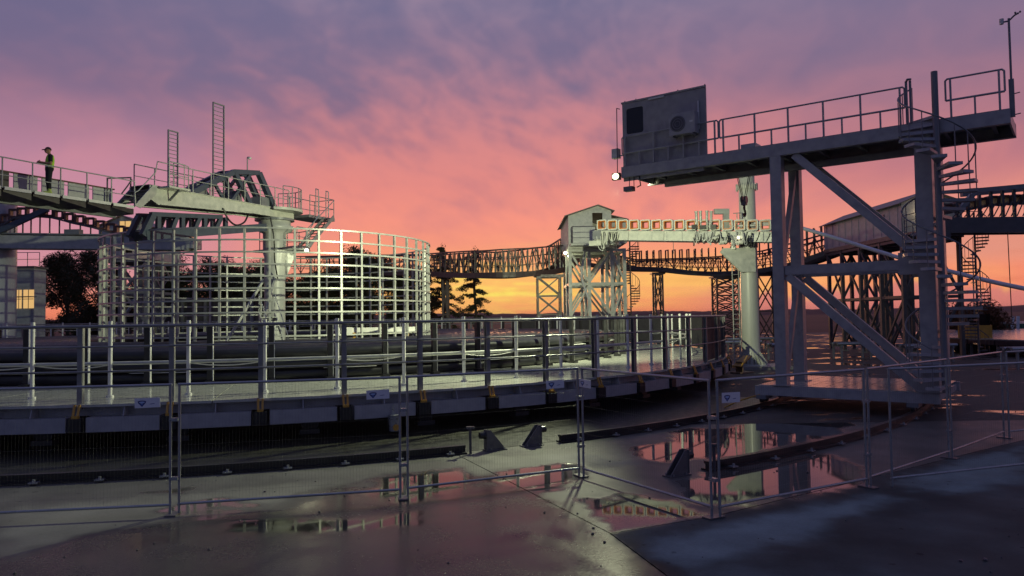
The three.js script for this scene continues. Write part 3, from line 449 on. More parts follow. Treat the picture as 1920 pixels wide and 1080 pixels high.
// ------------------------------------------------------------------ the worker on the walkway
function surfaceNet(f, lo, hi, h) {
  const n = [0, 1, 2].map(i => Math.ceil((hi[i] - lo[i]) / h) + 1), [nx, ny, nz] = n, F = new Float32Array(nx * ny * nz), id = (i, j, k) => (k * ny + j) * nx + i;
  for (let k = 0; k < nz; k++) for (let j = 0; j < ny; j++) for (let i = 0; i < nx; i++) F[id(i, j, k)] = f(lo[0] + i * h, lo[1] + j * h, lo[2] + k * h);
  const P = [], I = [], vid = new Int32Array(nx * ny * nz).fill(-1);
  for (let k = 0; k < nz - 1; k++) for (let j = 0; j < ny - 1; j++) for (let i = 0; i < nx - 1; i++) {
    let c = 0, sx = 0, sy = 0, sz = 0; const v = [];
    for (let q = 0; q < 8; q++) v.push(F[id(i + (q & 1), j + ((q >> 1) & 1), k + (q >> 2))]);
    if (v.every(x => x > 0) || v.every(x => x <= 0)) continue;
    for (let a = 0; a < 8; a++) for (const b of [1, 2, 4]) { const e = a | b; if (e === a) continue; if ((v[a] > 0) !== (v[e] > 0)) { const t = v[a] / (v[a] - v[e]); sx += (a & 1) + (b === 1 ? t : 0); sy += ((a >> 1) & 1) + (b === 2 ? t : 0); sz += (a >> 2) + (b === 4 ? t : 0); c++; } }
    vid[id(i, j, k)] = P.length / 3; P.push(lo[0] + (i + sx / c) * h, lo[1] + (j + sy / c) * h, lo[2] + (k + sz / c) * h);
  }
  const quad = (a, b, c, d, fl) => fl ? I.push(a, b, c, a, c, d) : I.push(a, c, b, a, d, c);
  for (let k = 1; k < nz - 1; k++) for (let j = 1; j < ny - 1; j++) for (let i = 1; i < nx - 1; i++) {
    const s = F[id(i, j, k)] <= 0;
    if (s !== (F[id(i + 1, j, k)] <= 0)) quad(vid[id(i, j - 1, k - 1)], vid[id(i, j, k - 1)], vid[id(i, j, k)], vid[id(i, j - 1, k)], s);
    if (s !== (F[id(i, j + 1, k)] <= 0)) quad(vid[id(i - 1, j, k - 1)], vid[id(i - 1, j, k)], vid[id(i, j, k)], vid[id(i, j, k - 1)], s);
    if (s !== (F[id(i, j, k + 1)] <= 0)) quad(vid[id(i - 1, j - 1, k)], vid[id(i, j - 1, k)], vid[id(i, j, k)], vid[id(i - 1, j, k)], s);
  }
  const g = new THREE.BufferGeometry(); g.setAttribute('position', new THREE.Float32BufferAttribute(P, 3)); g.setIndex(I); g.computeVertexNormals(); return g;
}
const cap = (a, b, ra, rb) => { const bx = b[0] - a[0], by = b[1] - a[1], bz = b[2] - a[2], L = bx * bx + by * by + bz * bz; return (x, y, z) => { const t = clamp(((x - a[0]) * bx + (y - a[1]) * by + (z - a[2]) * bz) / L); return Math.hypot(x - a[0] - bx * t, y - a[1] - by * t, z - a[2] - bz * t) - (ra + (rb - ra) * t); }; };
const ell = (c, r) => (x, y, z) => { const k = Math.hypot((x - c[0]) / r[0], (y - c[1]) / r[1], (z - c[2]) / r[2]); return (k - 1) * Math.min(...r); };
const smin = (fs, k) => (x, y, z) => { let d = 1e9; for (const f of fs) { const e = f(x, y, z), h = clamp(0.5 + 0.5 * (d - e) / k); d = e * h + d * (1 - h) - k * h * (1 - h); } return d; };
{
  // faces local +z, feet at y 0, looks down at the phone held in both hands
  const p = thing('person', 'worker in dark cap and yellow vest looking at a phone on the walkway', 'person', [-17.93, 7.97, -28.55], -52 * D2R); p.scale.setScalar(1.03);
  const sh = [[0.19, 1.42, -0.02], [-0.19, 1.42, -0.02]], el = [[0.25, 1.12, -0.02], [-0.25, 1.12, -0.02]], wr = [[0.1, 1.17, 0.25], [-0.09, 1.17, 0.25]];
  const arms = [0, 1].map(i => smin([cap(sh[i], el[i], 0.056, 0.045), cap(el[i], wr[i], 0.046, 0.03)], 0.03));
  const hands = [0, 1].map(i => { const s = i ? -1 : 1, w = wr[i], fs = [cap(w, [w[0] - s * 0.02, w[1] + 0.02, w[2] + 0.07], 0.028, 0.032)]; for (let k = 0; k < 4; k++) { const b = [w[0] - s * 0.01 + s * (k - 1.5) * 0.004, w[1] + 0.01 + (k - 1.5) * 0.02, w[2] + 0.09]; fs.push(cap(b, [b[0] - s * 0.035, b[1] + 0.004, b[2] + 0.045 - k * 0.004], 0.01, 0.009), cap([b[0] - s * 0.035, b[1] + 0.004, b[2] + 0.045 - k * 0.004], [b[0] - s * 0.06, b[1] + 0.006, b[2] + 0.03], 0.009, 0.008)); } fs.push(cap([w[0] - s * 0.02, w[1] + 0.05, w[2] + 0.05], [w[0] - s * 0.05, w[1] + 0.065, w[2] + 0.08], 0.011, 0.009)); return smin(fs, 0.008); });
  const head = smin([ell([0, 1.665, 0.045], [0.078, 0.105, 0.098]), ell([0, 1.6, 0.085], [0.055, 0.06, 0.06]), cap([0, 1.655, 0.14], [0, 1.625, 0.16], 0.012, 0.016), cap([0.08, 1.66, 0.03], [0.082, 1.63, 0.03], 0.014, 0.01), cap([-0.08, 1.66, 0.03], [-0.082, 1.63, 0.03], 0.014, 0.01), cap([0.026, 1.585, 0.125], [-0.026, 1.585, 0.125], 0.012, 0.012)], 0.02);
  const neck = cap([0, 1.44, -0.02], [0, 1.58, 0.02], 0.062, 0.056);
  const torso = smin([ell([0, 1.26, -0.02], [0.19, 0.24, 0.125]), ell([0, 1.0, -0.01], [0.17, 0.16, 0.12]), cap([0.12, 1.42, -0.02], [-0.12, 1.42, -0.02], 0.07, 0.07)], 0.06);
  const leg = s => smin([cap([s * 0.09, 0.95, 0], [s * 0.1, 0.5, 0.02], 0.095, 0.066), cap([s * 0.1, 0.5, 0.02], [s * 0.1, 0.08, -0.01], 0.06, 0.042), cap([s * 0.1, 0.05, -0.03], [s * 0.11, 0.035, 0.15], 0.045, 0.035)], 0.04);
  const skin = new THREE.MeshStandardMaterial({ color: new THREE.Color().setRGB(0.36, 0.19, 0.12), roughness: 0.6 }), tee = new THREE.MeshStandardMaterial({ color: new THREE.Color().setRGB(0.012, 0.012, 0.014), roughness: 0.9 }), trouser = new THREE.MeshStandardMaterial({ color: new THREE.Color().setRGB(0.012, 0.013, 0.018), roughness: 0.9 }), vestM = new THREE.MeshStandardMaterial({ color: new THREE.Color().setRGB(0.38, 0.72, 0.04), roughness: 0.7 }), capM = new THREE.MeshStandardMaterial({ color: new THREE.Color().setRGB(0.035, 0.022, 0.03), roughness: 0.9 }), bootM = new THREE.MeshStandardMaterial({ color: new THREE.Color().setRGB(0.45, 0.55, 0.12), roughness: 0.7 });
  obj('body', surfaceNet(smin([head, neck, torso, ...arms, ...hands, leg(1), leg(-1)], 0.012), [-0.36, -0.04, -0.24], [0.36, 1.84, 0.44], 0.012), skin, p);
  const grow = (f, d) => (x, y, z) => f(x, y, z) - d, cut = (f, ...c) => (x, y, z) => Math.max(f(x, y, z), ...c.map(g => g(x, y, z)));
  obj('shirt', surfaceNet(cut(grow(smin([torso, ...[0, 1].map(i => cap(sh[i], el[i], 0.062, 0.056))], 0.03), 0.012), (x, y, z) => y - 1.49, (x, y, z) => 0.92 - y, (x, y, z) => 1.2 - y + (Math.abs(x) < 0.2 ? -1 : 0)), [-0.36, 0.86, -0.24], [0.36, 1.56, 0.2], 0.016), tee, p);
  const vest = obj('vest', surfaceNet(cut(grow(torso, 0.026), (x, y, z) => 0.93 - y, (x, y, z) => y - 1.475, (x, y, z) => Math.abs(x) - 0.185, (x, y, z) => z > 0 ? 0.05 - Math.abs(x) - (1.3 - y) * 0.5 : -1), [-0.26, 0.88, -0.22], [0.26, 1.54, 0.2], 0.014), vestM, p);
  obj('reflective_band', surfaceNet(cut(grow(torso, 0.031), (x, y, z) => 1.0 - y, (x, y, z) => y - 1.05, (x, y, z) => Math.abs(x) - 0.188), [-0.26, 0.97, -0.22], [0.26, 1.08, 0.2], 0.012), M.white, vest);
  obj('trousers', surfaceNet(cut(grow(smin([leg(1), leg(-1), ell([0, 0.96, -0.01], [0.165, 0.11, 0.12])], 0.05), 0.022), (x, y, z) => 0.17 - y, (x, y, z) => y - 1.0), [-0.28, 0.1, -0.2], [0.28, 1.06, 0.22], 0.014), trouser, p);
  for (const s of [1, -1]) obj('boot', surfaceNet(cut(grow(leg(s), 0.018), (x, y, z) => y - 0.24, (x, y, z) => -0.005 - y), [s * 0.1 - 0.12, -0.04, -0.14], [s * 0.1 + 0.12, 0.28, 0.26], 0.012), bootM, p);
  const hat = obj('cap', surfaceNet(cut(grow(ell([0, 1.668, 0.04], [0.086, 0.116, 0.106]), 0.006), (x, y, z) => 1.69 + (z - 0.04) * 0.2 - y), [-0.13, 1.62, -0.12], [0.13, 1.83, 0.2], 0.01), capM, p);
  obj('peak', surfaceNet((x, y, z) => Math.max(Math.hypot(x / 0.09, (z - 0.13) / 0.12) * 0.1 - 0.1, Math.abs(y - 1.69 + (z - 0.12) * 0.28) - 0.01, 0.1 - z), [-0.12, 1.6, 0.07], [0.12, 1.74, 0.28], 0.008), capM, hat);
  const ph = single('phone', 'dark phone held in both hands of the worker', 'phone', boxGeo(0.075, 0.15, 0.012), M.black);
  const d = V(0, 1.21, 0.36).applyAxisAngle(V(0, 1, 0), -52 * D2R); d.multiplyScalar(1.03); ph.position.set(-17.93 + d.x, 7.97 + d.y, -28.55 + d.z); ph.rotation.set(0, -52 * D2R, 0); ph.rotateX(-0.8);
}

// ------------------------------------------------------------------ cabin tower rolling on the curved rails
{
  const a = 52.5 * D2R, t = thing('cabin_tower', 'grey steel gantry tower with operator cabin on its high boom beside the carousel', 'gantry tower', [CX + 29.3 * Math.sin(a), 0, CZ + 29.3 * Math.cos(a)], a);
  const X0 = -1.1, X1 = 1.1;
  // rolling base
  for (const x of [X0 + 0.06, X1 - 0.06, 3.14]) bar(t, 'base_beam', [x, 0.56, -2.5], [x, 0.56, 2.55], 0.2, 0.28, M.beam);
  for (const z of [-2.4, -1.5, -0.5, 0.5, 1.5, 2.4]) bar(t, 'base_cross_beam', [X0 + 0.17, 0.55, z], [3.03, 0.55, z], 0.16, 0.2, M.beam);
  for (let i = 0; i < 10; i++) { box(t, 'base_plate', [0, 0.717, -2.2 + i * 0.49], [2.0, 0.02, 0.47], M.deck); box(t, 'base_plate', [2.1, 0.717, -2.2 + i * 0.49], [2.1, 0.02, 0.47], M.deck); };
  for (const z of [-2.3, 1.9]) for (const x of [X0 + 0.2, X1 - 0.2, 2.9]) {
    box(t, 'bogie', [x, 0.36, z], [0.62, 0.12, 0.3], M.towerDark);
    for (const s of [-0.2, 0.2]) { const w = obj('wheel', memo('tw', () => new THREE.CylinderGeometry(0.11, 0.11, 0.1, 18).rotateX(Math.PI / 2)), M.black, t); w.position.set(x + s, 0.292, z); }
  }
  // legs
  for (const x of [-0.92, 0.92]) {
    bar(t, 'leg', [x, 0.7, -1.7], [x, 7.86, -1.7], 0.34, 0.34, M.tower); bar(t, 'leg', [x, 0.7, 2.35], [x, 7.86, 2.35], 0.42, 0.42, M.tower);
    bar(t, 'brace', [x, 7.82, -1.15], [x, 4.45, 2.2], 0.2, 0.24, M.tower); bar(t, 'brace', [x, 4.1, -1.45], [x, 0.74, 2.15], 0.2, 0.24, M.tower);
    bar(t, 'horizontal_beam', [x, 4.27, -1.52], [x, 4.27, 2.13], 0.22, 0.28, M.tower);
    box(t, 'gusset_plate', [x - 0.115 * Math.sign(x) * -1, 4.3, 1.95], [0.03, 0.62, 0.62], M.tower); box(t, 'foot_plate', [x, 0.738, -1.7], [0.55, 0.024, 0.55], M.tower); box(t, 'foot_plate', [x, 0.738, 2.35], [0.6, 0.024, 0.6], M.tower);
  }
  for (const z of [-1.7, 2.35]) { bar(t, 'tie_beam', [-0.74, 4.27, z], [0.74, 4.27, z], 0.2, 0.22, M.tower); bar(t, 'tie_brace', [0.74, 7.6, z + 0.04], [-0.74, 4.5, z + 0.04], 0.14, 0.16, M.tower); bar(t, 'tie_brace', [0.74, 4.1, z + 0.04], [-0.74, 0.9, z + 0.04], 0.14, 0.16, M.tower); }
  // boom
  for (const x of [X0 + 0.03, X1 - 0.03]) { bar(t, 'boom_girder', [x, 8.02, -7.1], [x, 8.02, 4.4], 0.06, 0.36, M.tower); bar(t, 'boom_flange', [x + 0.06 * -Math.sign(x), 7.85, -7.1], [x + 0.06 * -Math.sign(x), 7.85, 4.4], 0.18, 0.025, M.tower); bar(t, 'boom_flange', [x + 0.06 * -Math.sign(x), 8.212, -7.1], [x + 0.06 * -Math.sign(x), 8.212, 4.4], 0.18, 0.02, M.tower); }
  for (let i = 0; i < 12; i++) box(t, 'deck_grating', [0, 8.19, -6.6 + i * 0.95], [2.02, 0.03, 0.93], M.towerDark);
  for (let i = 0; i < 10; i++) bar(t, 'boom_cross_beam', [X0 + 0.07, 8.08, -6.4 + i * 1.15], [X1 - 0.07, 8.08, -6.4 + i * 1.15], 0.1, 0.18, M.towerDark);
  bar(t, 'hoist_rail', [0.55, 7.72, -6.2], [0.55, 7.72, 2.2], 0.14, 0.2, M.tower);
  for (const z of [-6.9, 4.37]) bar(t, 'boom_end_plate', [X0 + 0.07, 8.03, z], [X1 - 0.07, 8.03, z], 0.05, 0.34, M.tower);
  // cabin
  const cz0 = -7.08, cz1 = -3.95, cx0 = -0.98, cx1 = 1.08, cy0 = 8.25, cy1 = 10.5;
  {
    const wall = (pts, hole) => { const s = new THREE.Shape(pts.map(p => new THREE.Vector2(...p))); if (hole) { const [x0, y0, x1, y1, r] = hole, h = new THREE.Path(); h.moveTo(x0 + r, y0); h.lineTo(x1 - r, y0); h.quadraticCurveTo(x1, y0, x1, y0 + r); h.lineTo(x1, y1 - r); h.quadraticCurveTo(x1, y1, x1 - r, y1); h.lineTo(x0 + r, y1); h.quadraticCurveTo(x0, y1, x0, y1 - r); h.lineTo(x0, y0 + r); h.quadraticCurveTo(x0, y0, x0 + r, y0); s.holes.push(h); } return new THREE.ExtrudeGeometry(s, { depth: 0.06, bevelEnabled: false, curveSegments: 6 }); };
    const c = new THREE.Group(); c.name = 'cabin'; t.add(c);
    const side = obj('long_wall', wall([[cz0, cy0 - 0.35], [cz1, cy0 - 0.02], [cz1, cy1], [cz0, cy1]], [cz0 + 0.16, 9.38, cz0 + 0.82, 10.3, 0.09]).rotateY(-Math.PI / 2), M.tower2, c); side.position.x = cx0 + 0.06;
    const far = obj('long_wall', wall([[cz0, cy0 - 0.35], [cz1 - 0.86, cy0 - 0.1], [cz1 - 0.86, cy1], [cz0, cy1]]).rotateY(-Math.PI / 2), M.tower2, c); far.position.x = cx1;
    bar(c, 'gable_wall', [cx0 + 0.07, (cy0 + cy1) / 2, cz1 - 0.07], [cx1 - 0.07, (cy0 + cy1) / 2, cz1 - 0.88], 0.06, cy1 - cy0 - 0.01, M.tower2); box(c, 'sill_panel', [(cx0 + cx1) / 2, 8.5, cz0 + 0.035], [cx1 - cx0 - 0.13, 1.1, 0.06], M.tower2); box(c, 'windscreen', [(cx0 + cx1) / 2, 9.7, cz0 + 0.05], [cx1 - cx0 - 0.13, 1.28, 0.02], M.glass); box(c, 'header_panel', [(cx0 + cx1) / 2, 10.42, cz0 + 0.035], [cx1 - cx0 - 0.13, 0.15, 0.06], M.tower2);
    obj('cabin_roof', new THREE.ExtrudeGeometry(new THREE.Shape([[cx0 - 0.03, -cz0 + 0.03], [cx1 + 0.03, -cz0 + 0.03], [cx1 + 0.03, -cz1 + 0.84], [cx0 - 0.03, -cz1 - 0.03]].map(p => new THREE.Vector2(...p))), { depth: 0.06, bevelEnabled: false }).rotateX(-Math.PI / 2).translate(0, cy1 + 0.003, 0), M.tower2, c);
    box(c, 'cabin_floor', [(cx0 + cx1) / 2, cy0 + 0.02, (cz0 + cz1) / 2 - 0.45], [cx1 - cx0 - 0.14, 0.05, cz1 - cz0 - 1.05], M.dark);
    box(c, 'window', [cx0 + 0.03, 9.84, cz0 + 0.49], [0.015, 0.94, 0.68], M.glass);
    box(c, 'light_strip', [cx0 - 0.02, cy1 - 0.03, cz0 + 1.35], [0.06, 0.05, 0.6], M.white);
    box(c, 'downpipe', [cx0 - 0.03, 9.6, cz1 - 0.25], [0.04, 0.95, 0.05], M.white);
    for (const z of [cz0 + 0.06, cz0 + 0.5, cz0 + 2.1, cz1 - 0.06]) rod(c, 'lifting_stud', [cx0 + 0.1, cy1 + 0.05, z], [cx0 + 0.1, cy1 + 0.13, z], 0.02, M.dark, 6);
    box(c, 'skirt_beam', [cx0 + 0.03, 7.97, cz0 + 1.5], [0.05, 0.5, 3.0], M.tower2);
  }
  { // outdoor unit of the air conditioner on the cabin wall
    const u = box(t, 'air_conditioner', [cx0 - 0.2, 9.33, -4.66], [0.34, 0.72, 0.92], M.tower);
    const fan = obj('fan_grille', new THREE.CylinderGeometry(0.27, 0.27, 0.012, 28).rotateZ(Math.PI / 2), M.dark, u); fan.position.set(-0.178, 0.0, -0.14);
    for (const r of [0.09, 0.17, 0.25]) { const g = obj('grille_ring', new THREE.TorusGeometry(r, 0.008, 5, 26).rotateY(Math.PI / 2), M.galvDull, u); g.position.set(-0.187, 0, -0.14); }
    box(u, 'badge', [-0.173, 0.02, 0.34], [0.005, 0.06, 0.12], M.white); for (const z of [-0.35, 0.35]) box(u, 'wall_bracket', [0, -0.385, z], [0.34, 0.05, 0.05], M.tower2);
  }
  // railings: tall posts, short posts below the mid rail
  const rl = (z0, z1, n, x = X0 + 0.01, y = 8.22) => {
    const top = y + 1.06, mid = y + 0.47;
    polypipe(t, 'handrail', [[x, mid, z0], [x, top - 0.05, z0], [x, top, z0 + 0.05], [x, top, z1 - 0.05], [x, top - 0.05, z1], [x, mid, z1]], 0.026, M.tower); rod(t, 'mid_rail', [x, mid, z0], [x, mid, z1], 0.03, M.tower);
    for (let i = 0; i <= n; i++) { const z = lerp(z0 + 0.12, z1 - 0.12, i / n); bar(t, 'railing_post', [x, y, z], [x, top, z], 0.05, 0.05, M.tower); if (i < n) { const zm = z + (z1 - z0 - 0.24) / n / 2; bar(t, 'short_post', [x, y, zm], [x, mid, zm], 0.045, 0.045, M.tower); } }
  };
  rl(-7.05, -3.5, 3, X0 - 0.0); rl(-3.46, 1.95, 5); rl(2.95, 4.3, 1);
  for (const z of [2.0, 2.1]) bar(t, 'gate_post', [X0, 8.22, z], [X0, 9.42, z], 0.06, 0.06, M.towerDark);
  polypipe(t, 'hand_grip', [[X0, 9.4, 2.0], [X0 - 0.1, 9.44, 2.05], [X0, 9.46, 2.12]], 0.03, M.towerDark);
  spiralStair(t, [-1.28, 0, 2.72], 0.92, 0.75, 8.22, 619, -867, M.towerDark, { poleTop: 9.5, pr: 0.085, step: M.beam });
  // wind mast at the outer end
  bar(t, 'wind_mast_post', [X0 + 0.1, 8.0, 4.44], [X0 + 0.1, 9.0, 4.44], 0.08, 0.12, M.towerDark); rod(t, 'wind_mast', [X0 + 0.1, 8.9, 4.44], [X0 + 0.1, 10.62, 4.44], 0.028, M.towerDark);
  pipe(t, 'sensor_arm', [[X0 + 0.1, 10.55, 4.32], [X0 + 0.1, 10.56, 4.44], [X0 + 0.1, 10.66, 4.56], [X0 + 0.1, 10.7, 4.64]], 0.022, M.towerDark); obj('sensor_shield', new THREE.CylinderGeometry(0.055, 0.05, 0.14, 12).translate(X0 + 0.1, 10.57, 4.28), M.white, t); for (let k = 0; k < 3; k++) obj('wind_cup', new THREE.SphereGeometry(0.028, 8, 6).translate(X0 + 0.1 + 0.06 * Math.cos(k * 2.09), 10.72, 4.64 + 0.06 * Math.sin(k * 2.09)), M.towerDark, t);
  for (const y of [8.05, 8.6]) rod(t, 'rung_spike', [X0 + 0.1, y, 4.45], [X0 + 0.05, y + 0.01, 4.62], 0.015, M.towerDark);
  // front details: cable pipe, camera box, floodlights
  polypipe(t, 'cable_pipe', [[X0 - 0.02, 10.3, -7.1], [X0 - 0.03, 10.35, -7.22], [X0 - 0.03, 7.9, -7.24]], 0.016, M.dark);
  box(t, 'camera_box', [X0 + 0.1, 8.75, -7.35], [0.2, 0.34, 0.26], M.clad); bar(t, 'camera_bracket', [X0 + 0.1, 8.66, -7.22], [X0 + 0.1, 8.66, -7.08], 0.04, 0.04, M.galv);
  const lx = X0 - 0.05, lz = -7.28, ly = 7.9;
  const fl = box(t, 'floodlight', [lx + 0.02, ly, lz], [0.14, 0.24, 0.3], M.dark); obj('lens', new THREE.SphereGeometry(0.13, 16, 10).scale(0.5, 0.85, 1).translate(-0.07, 0, 0), M_lamp, fl); bar(t, 'floodlight_bracket', [lx + 0.1, ly + 0.02, lz + 0.1], [lx + 0.2, ly + 0.1, -7.0], 0.05, 0.05, M.dark);
  const lamp2 = box(t, 'floodlight', [X0 + 0.1, 7.42, -6.85], [0.24, 0.16, 0.34], M.lead); box(lamp2, 'lens', [0.05, -0.01, -0.174], [0.12, 0.11, 0.006], M_lamp); for (const z of [-6.66, -6.84]) rod(t, 'floodlight_hanger', [X0 + 0.1, 7.5, z], [X0 + 0.1, 7.84, z], 0.015, M.dark);
  polypipe(t, 'conduit', [[X0 + 0.1, 7.84, -6.45], [X0 + 0.1, 7.5, -6.4], [X0 + 0.1, 7.45, -6.55]], 0.02, M.black);
  const aim = (x, y, z) => { const q = V(x - (CX + 29.3 * Math.sin(a)), y, z - (CZ + 29.3 * Math.cos(a))).applyAxisAngle(V(0, 1, 0), -a); return [q.x, q.y, q.z]; };
  const la = new THREE.SpotLight(new THREE.Color().setRGB(...LAMP), 760, 0, 37 * D2R, 0.5, 2); la.position.set(lx - 0.2, ly - 0.02, lz - 0.05); t.add(la); const ta = new THREE.Object3D(); ta.name = 'aim'; ta.position.set(...aim(-8.2, 0, -15)); t.add(ta); la.target = ta; la.castShadow = true; la.shadow.radius = 12;
  const lb = new THREE.SpotLight(new THREE.Color().setRGB(...LAMP), 1200, 0, 80 * D2R, 0.85, 2); lb.position.set(X0 + 0.12, 7.35, -7.3); t.add(lb); const tb = new THREE.Object3D(); tb.name = 'aim'; tb.position.set(...aim(-9, 6.5, -54)); t.add(tb); lb.target = tb; lb.castShadow = true; lb.shadow.radius = 4;
  box(t, 'beige_drum', [0.2, 8.42, -2.9], [0.5, 0.36, 0.5], M.clad);

  const p = V(0.55, 0, -3.3).applyAxisAngle(V(0, 1, 0), a), bx = CX + 29.3 * Math.sin(a) + p.x, bz = CZ + 29.3 * Math.cos(a) + p.z;
  const hk = thing('hoist_hook', 'hoist block and hook hanging on thin ropes below the boom', 'hook', [bx, 0, bz], a);
  for (const [dx, dz] of [[-0.07, -0.1], [0.07, -0.1], [-0.07, 0.1], [0.07, 0.1]]) rod(hk, 'rope', [dx, 6.95, dz * 0.5], [dx, 7.62, dz * 2], 0.012, M.black, 5);
  obj('block', mergeGeometries([new THREE.CylinderGeometry(0.13, 0.13, 0.06, 20).rotateX(Math.PI / 2).translate(0, 6.84, 0.06), new THREE.CylinderGeometry(0.13, 0.13, 0.06, 20).rotateX(Math.PI / 2).translate(0, 6.84, -0.06), boxGeo(0.16, 0.18, 0.16).clone().translate(0, 6.74, 0)]), M.lead, hk);
  pipe(hk, 'hook', [[0, 6.64, 0], [0, 6.52, 0], [0.09, 6.42, 0], [0.06, 6.3, 0], [-0.04, 6.28, 0], [-0.09, 6.36, 0]], 0.035, M.rust, 30, 8); rod(hk, 'hook_shank', [0, 6.5, 0], [0, 6.68, 0], 0.04, M.rust);
}

// ------------------------------------------------------------------ pale monopole with the roller arm
{
  const mx = 12.95, mz = -40.33, t = thing('roller_arm_monopole', 'tall pale monopole carrying a long arm of orange lined roller frames', 'monopole', [mx, 0, mz]);
  obj('plinth', boxGeo(2.6, 0.16, 2.6), M.concrete, t).position.set(0.4, 0.08, 0.2);
  obj('monopole', new THREE.LatheGeometry([[0.86, 0.165], [0.86, 0.22], [0.5, 0.24], [0.485, 1.2], [0.46, 5.2], [0.45, 6.55]].map(p => new THREE.Vector2(...p)), 36), M.paint, t);
  obj('slewing_pole', new THREE.LatheGeometry([[0.45, 6.82], [0.43, 9.72], [0.52, 9.76], [0.52, 9.98], [0.42, 10.02], [0.41, 11.6], [0, 11.62]].map(p => new THREE.Vector2(...p)), 36), M.paint, t);
  obj('slew_ring', arcBoxGeo(0.2, 0.5, 6.55, 6.82, 0, Math.PI * 2, 40), M.dark, t);
  for (let k = 0; k < 24; k++) { obj('base_gusset', memo('bg', () => { const s = new THREE.Shape([[0.46, 0.22], [0.84, 0.22], [0.84, 0.3], [0.47, 0.92]].map(p => new THREE.Vector2(...p))); return new THREE.ExtrudeGeometry(s, { depth: 0.03, bevelEnabled: false }); }), M.paint, t).rotation.y = k * 15 * D2R; obj('flange_bolt', memo('fb', () => new THREE.CylinderGeometry(0.025, 0.025, 0.36, 6).translate(0, 9.87, 0.555)), M.paint, t).rotation.y = k * 15 * D2R; }
  { const s = new THREE.Shape([[-1.65, 6.3], [-1.5, 6.5], [0.2, 6.5], [0.2, 5.2], [-0.55, 5.2]].map(p => new THREE.Vector2(...p))); for (const z of [0.3, 0.5]) obj('bracket_plate', new THREE.ExtrudeGeometry(s, { depth: 0.05, bevelEnabled: false }).translate(0, 0, z), M.paint, t); }
  // arm: from the right end past the pole out over the coil. arm axis in this frame:
  const R = [1.35, 6.95, 1.35], L = [-7.85, 7.72, -3.6], at = (k, dy = 0, off = 0) => [lerp(R[0], L[0], k) + off * -0.474, lerp(R[1], L[1], k) + dy, lerp(R[2], L[2], k) + off * 0.881], ang = Math.atan2(-0.474, 0.881);
  for (const o of [-0.3, 0.3]) { for (let i = 0; i < 5; i++) bar(t, 'arm_girder', at(i / 5 + 0.001, 0, o), at((i + 1) / 5 - 0.001, 0, o), 0.05, 0.52, M.paint); bar(t, 'arm_flange', at(0, 0.27, o), at(1, 0.27, o), 0.16, 0.03, M.paint2); bar(t, 'arm_flange', at(0, -0.27, o), at(1, -0.27, o), 0.16, 0.03, M.paint2); }
  bar(t, 'arm_nose', at(0.005, 0.05), at(-0.09, 0.42), 0.6, 0.4, M.paint);
  for (let i = 0; i <= 12; i++) { bar(t, 'arm_cross_tie', at(i / 12, 0.2, -0.27), at(i / 12, 0.2, 0.27), 0.06, 0.08, M.paint2); for (const o of [0.335]) bar(t, 'arm_stiffener', at(i / 12, -0.24, o), at(i / 12, 0.24, o), 0.04, 0.03, M.paint2); }
  for (let i = 0; i < 16; i++) { const k = 0.012 + i * 0.0632, p = at(k, 0.63 + (i === 0 ? 0.16 : 0), 0.05); cradle(t, p, ang, 0.6, 0.42, M.clad, M.orange); }
  pipe(t, 'guided_cable', [at(-0.1, 0.95), at(0.0, 0.82), at(0.06, 0.68), at(0.25, 0.6), at(0.45, 0.56), at(0.5, 0.54)], 0.055, M.rope, 40, 8);
  // tensioner and hydraulics
  for (const [k, h] of [[0.345, 0.5], [0.367, 0.54], [0.4, 0.52], [0.422, 0.5]]) { const c = obj('hydraulic_cylinder', memo('hc', () => mergeGeometries([new THREE.CylinderGeometry(0.075, 0.075, 0.6, 14), new THREE.CylinderGeometry(0.095, 0.095, 0.08, 14).translate(0, 0.3, 0), new THREE.CylinderGeometry(0.04, 0.04, 0.4, 10).translate(0, -0.45, 0)])), M.cage, t); c.position.set(...at(k, 0.75 + h * 0.6, 0.3)); c.rotation.z = (k - 0.385) * 1.2; }
  for (const [k, dy, w, h, m] of [[0.33, 0.5, 0.3, 0.26, M.black], [0.385, 0.48, 0.34, 0.22, M.black], [0.43, 0.5, 0.28, 0.24, M.black], [0.37, 0.05, 0.7, 0.3, M.paint2], [0.33, -0.18, 0.5, 0.26, M.towerDark], [0.2, -0.05, 0.4, 0.22, M.paint2], [0.23, -0.45, 0.2, 0.5, M.paint], [0.17, -0.2, 0.3, 0.22, M.towerDark], [0.29, -0.3, 0.3, 0.3, M.paint2]]) box(t, 'drive_unit', at(k, dy, 0.45), [w, h, 0.24], m, ang);
  for (const [k, dy] of [[0.18, -0.32], [0.3, -0.1], [0.26, -0.3]]) rod(t, 'motor', at(k, dy, 0.55), at(k + 0.035, dy - 0.03, 0.55), 0.11, M.paint, 14);
  const rr = rng(21); for (let i = 0; i < 34; i++) { const k = 0.12 + rr() * 0.31, k2 = k + (rr() - 0.5) * 0.1, dip = 0.15 + rr() * 0.5; pipe(t, 'hydraulic_hose', [at(k, 0.3 - rr() * 0.3, 0.58), at(lerp(k, k2, 0.3), -dip * 0.7, 0.66), at(lerp(k, k2, 0.7), -dip, 0.66), at(k2, -0.15 * rr(), 0.58)], 0.018 + rr() * 0.012, [M.black, M.paint2, M.black, M.clad][i % 4], 16, 5); }
